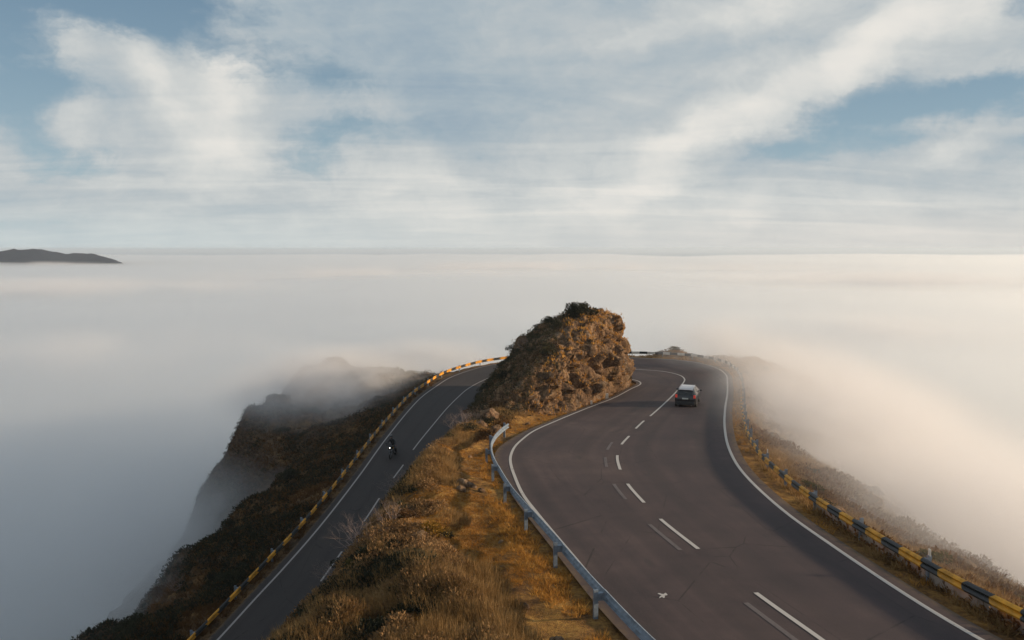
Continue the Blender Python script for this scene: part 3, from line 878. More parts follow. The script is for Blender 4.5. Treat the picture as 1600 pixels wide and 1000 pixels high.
# ------------------------------------------------------------------ plant materials
def leaf_mat(name, c0, c1, c2, trans=.25):
    m, T, b = material(name)
    n = T.noise(pos(T), 1.3, 4, .65); oi = T.new('ShaderNodeObjectInfo').outputs['Random']
    nn = T.math('ADD', T.math('MULTIPLY', n, .75), T.math('MULTIPLY', oi, .25))
    n2 = T.noise(pos(T), 14, 3, .7)
    nn = T.math('ADD', T.math('MULTIPLY', nn, .6), T.math('MULTIPLY', n2, .4))
    T.put(b.inputs['Base Color'], T.ramp(nn, [(.36, c0), (.5, c1), (.66, c2)]))
    b.inputs['Roughness'].default_value = .8; b.inputs['Specular IOR Level'].default_value = .2
    tr = T.new('ShaderNodeBsdfTranslucent'); T.put(tr.inputs[0], T.ramp(nn, [(.36, c0), (.5, c1), (.66, c2)]))
    mx = T.new('ShaderNodeMixShader'); mx.inputs[0].default_value = trans
    T.l.new(b.outputs[0], mx.inputs[1]); T.l.new(tr.outputs[0], mx.inputs[2])
    T.l.new(mx.outputs[0], T.n['Material Output'].inputs['Surface'])
    return m


L_dark = leaf_mat('dark_heath_leaves', (.018, .020, .013), (.040, .040, .022), (.085, .070, .035))
L_olive = leaf_mat('olive_leaves', (.030, .030, .010), (.065, .060, .018), (.12, .10, .030))
L_russ = leaf_mat('russet_leaves', (.050, .026, .012), (.11, .055, .020), (.20, .10, .035))
L_scrub = leaf_mat('dry_scrub_leaves', (.045, .026, .015), (.16, .090, .040), (.36, .22, .10), .25)
L_gold = leaf_mat('golden_leaves', (.16, .085, .012), (.30, .17, .02), (.42, .26, .04))
L_straw = leaf_mat('dry_straw', (.17, .095, .034), (.34, .21, .085), (.52, .36, .18), .35)
L_turf = leaf_mat('dry_turf_blades', (.17, .078, .018), (.42, .195, .038), (.58, .33, .085), .35)
M_twig = plain('bare_twigs', (.20, .15, .135), .9, 0, .35, 3)
M_bark = plain('heath_bark', (.06, .045, .035), .95, 0, .4, 4)


def foliage_mesh(name, seed, n, rx, ry, rz, leaf, clumps=14, mat=None, up=.25):
    g = np.random.default_rng(seed)
    th = g.uniform(0, 2 * np.pi, clumps); ph = np.arccos(g.uniform(-.1, 1, clumps)); rad = g.uniform(.45, .92, clumps)
    C = np.stack([np.cos(th) * np.sin(ph) * rx * rad, np.sin(th) * np.sin(ph) * ry * rad, np.cos(ph) * rz * rad + rz * .35], 1)
    cs = g.uniform(.18, .38, clumps)
    k = g.integers(0, clumps, n)
    dvec = g.normal(size=(n, 3)); dvec /= np.linalg.norm(dvec, axis=1)[:, None]
    P = C[k] + dvec * (cs[k] * g.uniform(.5, 1.05, n) ** .5)[:, None] * np.array([rx, ry, rz * 1.1]) * .95
    P[:, 2] = np.maximum(P[:, 2], .02)
    u = g.normal(size=(n, 3)) * .6 + dvec; u[:, 2] += up; u /= np.linalg.norm(u, axis=1)[:, None]
    w_ = np.cross(u, g.normal(size=(n, 3))); w_ /= np.linalg.norm(w_, axis=1)[:, None]
    L = leaf * g.uniform(.6, 1.5, n)[:, None]
    V = np.stack([P - w_ * L * .12, P + w_ * L * .22 + u * L * .45, P + u * L, P - w_ * L * .24 + u * L * .5], 1).reshape(-1, 3)
    F = np.arange(4 * n).reshape(n, 4)
    m = np_mesh(name, V, F); m.materials.append(mat); return m, C


def twig_mesh(name, seed, h, spread, n0=8, depth=4, r=.014, mat=None):
    g = random.Random(seed); mb = MB()

    def grow(p, d, L, r_, k):
        seg = 2; q = p
        for s_ in range(seg):
            d = (d + Vector((g.gauss(0, .16), g.gauss(0, .16), g.gauss(.03, .12)))).normalized()
            q2 = q + d * L / seg; mb.tube(q, q2, r_, r_ * .8, 3); q = q2; r_ *= .8
        if k <= 0: return
        for _ in range(g.choice((2, 2, 3))):
            dd = (d + Vector((g.gauss(0, .55), g.gauss(0, .55), g.gauss(.05, .35)))).normalized()
            grow(q, dd, L * g.uniform(.55, .85), r_ * .75, k - 1)
    for i in range(n0):
        a = 2 * math.pi * i / n0 + g.uniform(-.4, .4)
        grow(Vector((g.uniform(-.1, .1), g.uniform(-.1, .1), -.1)), Vector((math.cos(a) * spread, math.sin(a) * spread, 1)).normalized(), h * g.uniform(.32, .45), r, depth)
    m = me(name, mb.v, mb.f); m.materials.append(mat); return m


def stems_mesh(name, seed, C, r=.022):
    mb = MB(); g = random.Random(seed)
    for c in C[:9]:
        b = Vector((g.uniform(-.12, .12), g.uniform(-.12, .12), -.15)); t = Vector(c) * .92; mid = b.lerp(t, .5) + Vector((g.uniform(-.08, .08), g.uniform(-.08, .08), -.04))
        mb.tube(b, mid, r, r * .75, 5); mb.tube(mid, t, r * .75, r * .35, 5)
    m = me(name, mb.v, mb.f); m.materials.append(M_bark); return m


def shrub_kind(seed, mat, n=900, rx=.9, ry=.9, rz=.6, leaf=.12, clumps=14):
    f_, C = foliage_mesh('foliage', seed, n, rx, ry, rz, leaf, clumps, mat); return f_, stems_mesh('stem', seed, C)


K = {'dark': [shrub_kind(s, L_dark, 1100, leaf=.11) for s in (1, 2, 3)], 'olive': [shrub_kind(s, L_olive, 900) for s in (4, 5)],
     'russet': [shrub_kind(s, L_russ, 900) for s in (6, 7, 8)], 'gold': [shrub_kind(9, L_gold, 1200, leaf=.10)],
     'big': [shrub_kind(12, L_dark, 3600, 1.35, 1.1, .75, .13, 26)]}
TW = [twig_mesh('branches', s, 1.0, .85, 10, 4, .017) for s in (1, 2, 3)]
for m in TW: m.materials.clear(); m.materials.append(M_twig)


WORD = {'dark': 'dark green', 'olive': 'olive', 'russet': 'russet brown', 'gold': 'golden', 'big': 'dark'}


def shrub(kind, x, y, s, label, group=None, z=None, sz=1.0, sink=.05):
    if group:
        size = 'larger' if s > .62 else 'smaller'
        if 'outcrop' in group or 'rock' in group:
            h_ = (surf(x, y)[0] + 14) / 8; place = 'near its crest' if h_ > .72 else 'halfway up' if h_ > .38 else 'near its foot'
        else: place = 'nearest the camera' if y < (34 if 'ridge' in group else 52) else 'midway along' if y < (46 if 'ridge' in group else 76) else 'near the hairpin'
        label = label.replace('KIND', size + ' ' + WORD[kind]) + ', ' + place; group = size + ' ' + WORD[kind] + ' ' + group + ', ' + place
    root = empty('shrub', (x, y, (surf(x, y)[0] if z is None else z) - sink), random.uniform(0, 6.28))
    tag(root, label, 'shrub', group); root.scale = (s, s, s * sz)
    f_, st = random.choice(K[kind])
    ob('foliage', f_, parent=root); ob('stem', st, parent=root)
    return root


def bare(x, y, s, label, group=None):
    root = bpy.data.objects.new('bare_bush', random.choice(TW)); COL.objects.link(root)
    root.location = (x, y, surf(x, y)[0]); root.rotation_euler = (random.uniform(-.15, .15), random.uniform(-.15, .15), random.uniform(0, 6.28)); root.scale = (s * 1.15, s * 1.15, s)
    tag(root, label, 'bush', group); return root


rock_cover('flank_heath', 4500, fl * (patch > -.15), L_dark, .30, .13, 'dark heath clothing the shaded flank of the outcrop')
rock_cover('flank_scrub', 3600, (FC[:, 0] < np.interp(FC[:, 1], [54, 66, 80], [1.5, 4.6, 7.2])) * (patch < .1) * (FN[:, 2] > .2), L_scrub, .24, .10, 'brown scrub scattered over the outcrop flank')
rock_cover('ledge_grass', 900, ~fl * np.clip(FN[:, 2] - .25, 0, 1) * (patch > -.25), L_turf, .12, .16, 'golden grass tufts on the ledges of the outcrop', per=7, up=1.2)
# single plants one can point at
shrub('big', 6.5, 72.6, 1.12, 'rounded dense dark shrub crowning the top of the rock outcrop', sz=1.25, sink=-.10)
bare(9.2, 75.5, .8, 'thin bare bush standing right of the round shrub on the outcrop top')
bare(1.4, 68.5, 1.5, 'spindly bare bush sticking up on the outcrop left shoulder')
shrub('dark', 11.2, 74.8, .75, 'grey green bush overhanging the right end of the outcrop')
shrub('olive', 21.6, 101.4, 1.2, 'pale green low mound of scrub beyond the far bend barrier', sz=.40)
shrub('gold', -2.75, 26.0, .75, 'bright yellow bush on the ridge at the bottom of the photo', sz=.9)
bare(-21.2, 46.5, 1.1, 'spiky dark bush alone on the skyline of the lower left slope')
for x, y, s, lb in ((-5.0, 53.0, 2.0, 'wide tangled grey bare bush filling the ridge between the two roads'), (-3.4, 46.2, 1.3, 'leafless grey bush nearest the steel barrier on the ridge'), (-4.6, 49.6, 1.6, 'broad leafless bush between the widest tangled bush and the lower road'), (-2.6, 52.4, 1.3, 'small grey bare bush at the foot of the outcrop beside the widest tangled bush'),
                    (-5.2, 55.5, 1.5, 'bare grey bush behind the widest tangled bush by the lower road'),
                    (-3.0, 48.8, 1.3, 'bare bush in front of the widest tangled bush near the steel barrier'), (-7.2, 36.6, 1.7, 'tall pale bare bush leaning over the lower road near its dashes'),
                    (-8.4, 34.3, 1.5, 'low bare bush overhanging the lower road edge at bottom left'), (-6.1, 34.6, 1.2, 'small pale bare bush right of the tall one above the lower road'),
                    (-9.8, 31.5, 1.5, 'purple grey bare bush at the very bottom over the lower road'), (-5.8, 44.5, 1.2, 'thin bare bush on the bank halfway along the lower road')):
    bare(x, y, s, lb)


def scatter(n, cond, xr, yr, f, tries=60000):
    k = 0; t = 0; done = []
    while k < n and t < tries:
        t += 1; x = random.uniform(*xr); y = random.uniform(*yr)
        rg = nearest_grid(x, y, GRG); d = nearest_grid(x, y, GD)
        if not cond(x, y, rg, d): continue
        s = f(x, y, k)
        if s is None: continue
        k += 1


def rockflank(x, y):
    h = surf(x, y)
    return h[1] is not None


scatter(44, lambda x, y, r, d: r == 1 and rockflank(x, y) and x < np.interp(y, [54, 66, 80], [1.5, 4.2, 6.5]), (-3, 7), (60, 84),
        lambda x, y, k: shrub('dark', x, y, random.uniform(.55, 1.0), 'KIND shrub on the shaded left flank of the outcrop', 'shrubs on the outcrop flank'))
scatter(34, lambda x, y, r, d: rockflank(x, y) and x > np.interp(y, [54, 66, 80], [1.0, 4.4, 7]), (0, 12), (54.5, 81),
        lambda x, y, k: shrub(random.choice(('olive', 'russet', 'russet')), x, y, random.uniform(.22, .55), 'KIND tufted shrub rooted on the sunlit rock face', 'shrubs on the rock face'))
scatter(50, lambda x, y, r, d: r == 1 and d > .35 and nearest_grid(x, y, GDR) > 2.2 and not rockflank(x, y), (-7, 1), (44, 84),
        lambda x, y, k: shrub(random.choice(('dark', 'russet', 'olive', 'russet')), x, y, random.uniform(.4, .85), 'KIND scrub clump on the bank between the roads', 'scrub clumps between the roads'))
scatter(66, lambda x, y, r, d: r == 1 and d > .3 and nearest_grid(x, y, GDR) > 3.4 + random.uniform(0, 2.5), (-14, 1), (17, 46),
        lambda x, y, k: shrub(random.choice(('russet', 'dark', 'russet', 'olive')), x, y, random.uniform(.22, .6), 'KIND scrub clump on the near ridge', 'scrub on the near ridge'))
scatter(40, lambda x, y, r, d: r == 1 and d > .5 and nearest_grid(x, y, GDR) > 5, (-13, -2), (24, 60),
        lambda x, y, k: bare(x, y, random.uniform(.7, 1.4), 'small leafless twiggy bush among the ridge scrub', 'small leafless bushes on the ridge'))
scatter(48, lambda x, y, r, d: r == 2 and 1.7 < d < 22, (-42, -9), (36, 108),
        lambda x, y, k: shrub(random.choice(('dark', 'dark', 'dark', 'russet')), x, y, random.uniform(.5, 1.25), 'KIND shrub on the shaded slope left of the lower road', 'shrubs on the left slope', sz=.8))
scatter(42, lambda x, y, r, d: r == 3 and 1.9 < d < 15, (11, 36), (22, 104),
        lambda x, y, k: shrub(random.choice(('russet', 'olive', 'russet', 'dark')), x, y, random.uniform(.35, .95), 'KIND bush on the misty slope outside the right barrier', 'scrub on the right slope', sz=.75))


# ------------------------------------------------------------------ grass: uncountable blades in tufts
def blades(name, n_tuft, per, xr, yr, cond, hgt, wid, lean, mat, power=1.2, seed=3, on_rock=False):
    g = np.random.default_rng(seed)
    u = g.random(n_tuft * 6); a, b = yr; e = 1 - power
    Y = (a ** e + u * (b ** e - a ** e)) ** (1 / e) if abs(e) > 1e-3 else a * (b / a) ** u
    X = g.uniform(xr[0], xr[1], len(Y))
    rg = nearest_grid(X, Y, GRG); d = nearest_grid(X, Y, GD); dr = nearest_grid(X, Y, GDR)
    pn = fbm(X / 3.1, Y / 3.1, 4, 31)
    ok = cond(X, Y, rg, d, dr, pn); X, Y = X[ok][:n_tuft], Y[ok][:n_tuft]
    Z = grid_at(X, Y, GZ); n = len(X)
    th = g.uniform(0, 2 * np.pi, (n, per)); sp = g.uniform(0, 1, (n, per)) ** .5
    hs = (g.uniform(.5, 1.2, (n, 1)) * g.uniform(.6, 1.1, (n, per))) * hgt
    bx = X[:, None] + np.cos(th) * sp * hgt * .28; by = Y[:, None] + np.sin(th) * sp * hgt * .28
    bz = np.repeat(Z[:, None], per, 1) - .04
    tx = bx + np.cos(th) * hs * lean * g.uniform(.2, 1.3, (n, per)); ty = by + np.sin(th) * hs * lean * g.uniform(.2, 1.3, (n, per)); tz = bz + hs
    a2 = g.uniform(0, np.pi, (n, per)); wx = np.cos(a2) * wid; wy = np.sin(a2) * wid * .6
    V = np.stack([np.stack([bx - wx, by - wy, bz], -1), np.stack([bx + wx, by + wy, bz], -1), np.stack([tx, ty, tz], -1)], 2).reshape(-1, 3)
    F = np.arange(len(V)).reshape(-1, 3)
    o = ob(name, np_mesh(name, V, F), mat); tag(o, kind='stuff'); return o


o = blades('turf_grass', 26000, 9, (-12, 5), (15, 60), lambda X, Y, r, d, dr, p: (r == 1) & (d > .5) & (p > -.22 + .05 * dr), .11, .012, 1.2, L_turf, 1.6, 5)
tag(o, 'short golden turf over the sunlit top of the ridge', 'grass')
o = blades('verge_grass', 9000, 9, (-14, 27), (14, 100), lambda X, Y, r, d, dr, p: ((r == 3) | ((r == 1) & (dr < 1.5))) & (d > .6) & (d < np.where(r == 3, np.interp(Y, [20, 44, 50, 62, 70, 100], [1.3, 1.6, 2.6, 2.6, 1.6, 2.2]), 1.6)) & (p > np.where((r == 3) & (Y < 42), .3, -.3)), .22, .016, .8, L_turf, 1.3, 6)
tag(o, 'golden grass fringing the tarmac edges of the upper road', 'grass')
o = blades('straw_grass', 11000, 13, (-13, 3), (16, 60), lambda X, Y, r, d, dr, p: (r == 1) & (d > .6) & (dr > 2.4) & (p < .04), .42, .014, .45, L_straw, 1.5, 8)
tag(o, 'tall pale straw tufts on the shoulder of the ridge', 'grass')
o = blades('slope_grass', 26000, 8, (-45, -9), (34, 112), lambda X, Y, r, d, dr, p: (r == 2) & (d > .8) & (d < 26), .38, .035, .7, L_russ, 1.1, 9)
tag(o, 'dark brown grass covering the left slope', 'grass')
o = blades('misty_grass', 20000, 8, (11, 38), (18, 106), lambda X, Y, r, d, dr, p: (r == 3) & (d > 1.4) & (d < 16), .34, .028, .7, L_straw, 1.1, 10)
tag(o, 'dry straw grass on the misty right slope', 'grass')
# low scrub cover: small leaves spread close over the ground in uneven cushions
def cover(name, N0, xr, yr, cond, mat, size, leaf, seed, label, per=7, thr=-.1, sc=4.0):
    g = np.random.default_rng(seed); u = g.random(N0 * 8)
    Y = 1 / (1 / yr[0] + u * (1 / yr[1] - 1 / yr[0])); X = g.uniform(*xr, len(Y))
    rg = nearest_grid(X, Y, GRG); d = nearest_grid(X, Y, GD); dr = nearest_grid(X, Y, GDR); pn = fbm(X / sc, Y / sc, 4, seed)
    ok = cond(X, Y, rg, d, dr) & (pn > thr); X, Y, pn = X[ok][:N0], Y[ok][:N0], pn[ok][:N0]; Z = grid_at(X, Y, GZ); n = len(X)
    dv = g.normal(size=(n, per, 3)); dv[..., 2] = np.abs(dv[..., 2]) * .9; dv /= np.linalg.norm(dv, axis=-1)[..., None]
    s = (g.uniform(.35, 1, n) * size * (.6 + .9 * (pn - thr)))[:, None, None]
    P = np.stack([X, Y, Z], 1)[:, None] + dv * s
    w_ = np.cross(dv, g.normal(size=dv.shape)); w_ /= np.linalg.norm(w_, axis=-1)[..., None]
    L = leaf * g.uniform(.6, 1.4, (n, per, 1))
    V = np.stack([P - w_ * L * .2, P + w_ * L * .2 + dv * L * .1, P + dv * L + w_ * L * .15, P + dv * L * .7 - w_ * L * .25], 2).reshape(-1, 3)
    o = ob(name, np_mesh(name, V, np.arange(len(V)).reshape(-1, 4)), mat); tag(o, label, 'ground cover', kind='stuff')


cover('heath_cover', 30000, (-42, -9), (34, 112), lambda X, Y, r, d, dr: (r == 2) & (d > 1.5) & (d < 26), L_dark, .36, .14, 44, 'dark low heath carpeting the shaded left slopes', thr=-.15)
cover('scrub_cover', 17000, (-14, 0), (16, 84), lambda X, Y, r, d, dr: (r == 1) & (dr > np.where(Y < 50, 3.4, 2.0)) & (d > .25), L_scrub, .36, .07, 45, 'russet scrub cushions over the shoulder of the ridge', thr=-.02, sc=1.7, per=15)
cover('dark_scrub_cover', 12000, (-14, 0), (16, 84), lambda X, Y, r, d, dr: (r == 1) & (dr > np.where(Y < 50, 4.4, 2.2)) & (d > .2), L_dark, .30, .08, 46, 'dark scrub cushions on the bank above the lower road', thr=.0, sc=2.2, per=14)
cover('misty_scrub_cover', 12000, (11, 38), (18, 106), lambda X, Y, r, d, dr: (r == 3) & (d > 1.6) & (d < 16), L_russ, .45, .14, 47, 'brown scrub cushions on the misty right slope', thr=.0, sc=3, per=9)


# ------------------------------------------------------------------ distant headland
hx = np.linspace(-1500, -590, 150); hy = np.linspace(1000, 1500, 60); HX, HY = np.meshgrid(hx, hy)
prof_h = [(-700, 14), (-300, 2), (0, -4), (30, -.5), (55, 1.5), (75, -1.5), (95, -5.5), (105, -4), (120, -7.5), (130, -7.5), (150, -11), (170, -15), (185, -19), (192, -24), (200, -50)]
pk = np.interp(hx, [(a_ - 800) / 1200 * 1180 for a_, b_ in prof_h], [b_ for a_, b_ in prof_h])
ridge = 1 - np.abs((HY - 1180 - 20 * np.sin(HX / 60)) / 190); ridge = np.clip(ridge, 0, 1) ** .8
HZ = -95 + (pk[None] + 95) * ridge + fbm(HX / 30, HY / 30, 5, 61) * 5.5 * ridge + fbm(HX / 8, HY / 8, 3, 71) * 1.2
hi = np.arange(HX.size).reshape(HX.shape)
F = np.stack([hi[:-1, :-1].ravel(), hi[:-1, 1:].ravel(), hi[1:, 1:].ravel(), hi[1:, :-1].ravel()], 1)
mh, T, b = material('haze_tinted_heath'); T.put(b.inputs['Base Color'], T.ramp(T.noise(pos(T), .03, 6, .65), [(.4, (.008, .014, .030)), (.6, (.016, .024, .038))])); b.inputs['Roughness'].default_value = 1  # blue of the distant air haze is put into the heath colour
tag(ob('headland', np_mesh('headland', np.stack([HX.ravel(), HY.ravel(), HZ.ravel()], 1), F, True), mh), kind='structure')


# ------------------------------------------------------------------ fog
def vol_mat(name, density, g=.4, hetero=False, col=(.985, .985, .985), nscale=1.6, lo=.40, hi=.66):
    m = bpy.data.materials.new(name); m.use_nodes = True; T = NT(m.node_tree); T.n.clear()
    pv = T.new('ShaderNodeVolumePrincipled'); out = T.new('ShaderNodeOutputMaterial'); T.l.new(pv.outputs[0], out.inputs['Volume'])
    pv.inputs['Color'].default_value = (*col, 1); pv.inputs['Anisotropy'].default_value = g; pv.inputs['Density'].default_value = density
    if hetero:
        oc = obj_coord(T); ln = T.new('ShaderNodeVectorMath', operation='LENGTH'); T.put(ln.inputs[0], oc)
        fall = T.mrange(ln.outputs['Value'], 1.0, .15)
        n = T.noise(T.mapping(pos(T), scale=(1, 1, 1.5)), nscale, 4, .6)
        T.put(pv.inputs['Density'], T.math('MULTIPLY', T.math('MULTIPLY', fall, T.mrange(n, lo, hi, .12, 1.0)), density))
    else:
        m.cycles.homogeneous_volume = True
    return m


# sea of cloud: a closed slab with a gently rolling top
FOG_TOP = -21.5
fx = axis(-120, 120, 24, 5200); fy = axis(-60, 260, 24, 2500); fy = fy[fy > -900]
FX, FY = np.meshgrid(fx, fy)
rr_ = np.hypot(FX, FY)
FZ = FOG_TOP + fbm(FX / 70, FY / 70, 3, 81) * 1.6 + fbm(FX / 300, FY / 420, 4, 83) * np.clip(rr_ / 100, 0, 12)
FZ = FZ + 3.0 * np.exp(-((FX - 60) / 40) ** 2) * np.exp(-((FY - 60) / 80) ** 2)
nx2, ny2 = len(fx), len(fy); ti = np.arange(FX.size).reshape(ny2, nx2); nb = FX.size
Vv = [tuple(p) for p in np.stack([FX.ravel(), FY.ravel(), FZ.ravel()], 1)] + [(x, y, -93.0) for x, y in zip(FX.ravel(), FY.ravel())]
Ff = []
for j in range(ny2 - 1):
    for i in range(nx2 - 1):
        a, b_, c, d_ = ti[j, i], ti[j, i + 1], ti[j + 1, i + 1], ti[j + 1, i]
        Ff.append((a, b_, c, d_)); Ff.append((a + nb, d_ + nb, c + nb, b_ + nb))
for i in range(nx2 - 1):
    Ff.append((ti[0, i] + nb, ti[0, i + 1] + nb, ti[0, i + 1], ti[0, i])); Ff.append((ti[-1, i + 1] + nb, ti[-1, i] + nb, ti[-1, i], ti[-1, i + 1]))
for j in range(ny2 - 1):
    Ff.append((ti[j + 1, 0] + nb, ti[j, 0] + nb, ti[j, 0], ti[j + 1, 0])); Ff.append((ti[j, -1] + nb, ti[j + 1, -1] + nb, ti[j + 1, -1], ti[j, -1]))
fogm = me('sea_of_cloud', Vv, Ff)
tag(ob('sea_of_cloud', fogm, vol_mat('cloud_layer', .026, .44, col=(.900, .927, .957))), kind='stuff')


def wisp(c, r, density, rot=(0, 0, 0), ns=.16, lo=.40, hi=.62, g=.15):
    bm = bmesh.new(); bmesh.ops.create_icosphere(bm, subdivisions=3, radius=1.0)
    m = bpy.data.meshes.new('fog_wisp'); bm.to_mesh(m); bm.free()
    o = ob('fog_wisp', m, vol_mat('wisp', density, g, True, col=(.87, .87, .89), nscale=ns, lo=lo, hi=hi), loc=c, rot=rot); o.scale = r; tag(o, kind='stuff'); return o


wisp((-21, 91, -15.5), (13, 9, 5), .36, lo=.30, hi=.60)
wisp((-12, 103, -15.5), (14, 9, 4.5), .20, lo=.30, hi=.60)
wisp((-22, 83, -15.5), (13, 13, 5), .17, lo=.30, hi=.62)
wisp((-33, 70, -27), (11, 13, 9), .16)
wisp((29, 64, -18), (14, 38, 9.5), .26, rot=(0, 0, R(-8)), lo=.25, hi=.65)
wisp((27, 36, -18), (13, 24, 10), .26, lo=.25, hi=.65)
wisp((23, 56, -13.5), (10, 44, 7.5), .12, rot=(0, 0, R(-12)), lo=.2, hi=.7)
wisp((27, 94, -12.5), (11, 12, 5), .14, lo=.3)
wisp((-690, 1120, -24), (150, 50, 8), .03, ns=.02)
wisp((-260, 430, -22), (170, 90, 8.5), .022, ns=.016, lo=.42, hi=.6)
wisp((-110, 640, -22), (200, 90, 8), .02, ns=.012, lo=.42, hi=.6)
wisp((250, 520, -22), (190, 110, 9), .022, ns=.014, lo=.42, hi=.6)
wisp((-95, 175, -24), (60, 45, 6.5), .03, ns=.035, lo=.44, hi=.6)
wisp((95, 210, -23), (60, 50, 7), .03, ns=.035, lo=.44, hi=.6)
wisp((60, 900, -22), (420, 120, 10), .016, ns=.008, lo=.42, hi=.6)
# thin air round the whole place
bm = bmesh.new(); bmesh.ops.create_cube(bm, size=1); hm_ = bpy.data.meshes.new('haze'); bm.to_mesh(hm_); bm.free()
hz_o = ob('haze', hm_, vol_mat('thin_air', .00014, .2, col=(.76, .84, .93)), loc=(0, 0, -48)); hz_o.scale = (92000, 92000, 110); tag(hz_o, kind='stuff')
#PART3

# ------------------------------------------------------------------ car (built along +Y, wheels on z = 0)
M_car = plain('black_car_paint', (.012, .012, .015), .28, .3, 0, 5, .8)
M_roof = plain('pale_car_roof', (.42, .40, .42), .35, .3, 0, 5, .6)
M_glass = plain('dark_glass', (.010, .012, .016), .08, 0)
M_rub = plain('rubber', (.014, .014, .014), .85, 0, .2, 20)
M_rim = plain('wheel_alloy', (.36, .36, .38), .35, .8)
M_trim = plain('dark_plastic', (.022, .022, .024), .7)
M_plate = plain('number_plate', (.55, .55, .50), .5)
m_, T_m, b_m = material('lit_tail_lamp'); b_m.inputs['Base Color'].default_value = (.5, .02, .01, 1); b_m.inputs['Emission Color'].default_value = (1, .10, .05, 1); b_m.inputs['Emission Strength'].default_value = .15
M_tail = m_
m_, T_m, b_m = material('lit_headlamp'); b_m.inputs['Base Color'].default_value = (.8, .8, .8, 1); b_m.inputs['Emission Color'].default_value = (1, .96, .88, 1); b_m.inputs['Emission Strength'].default_value = 4
M_head = m_


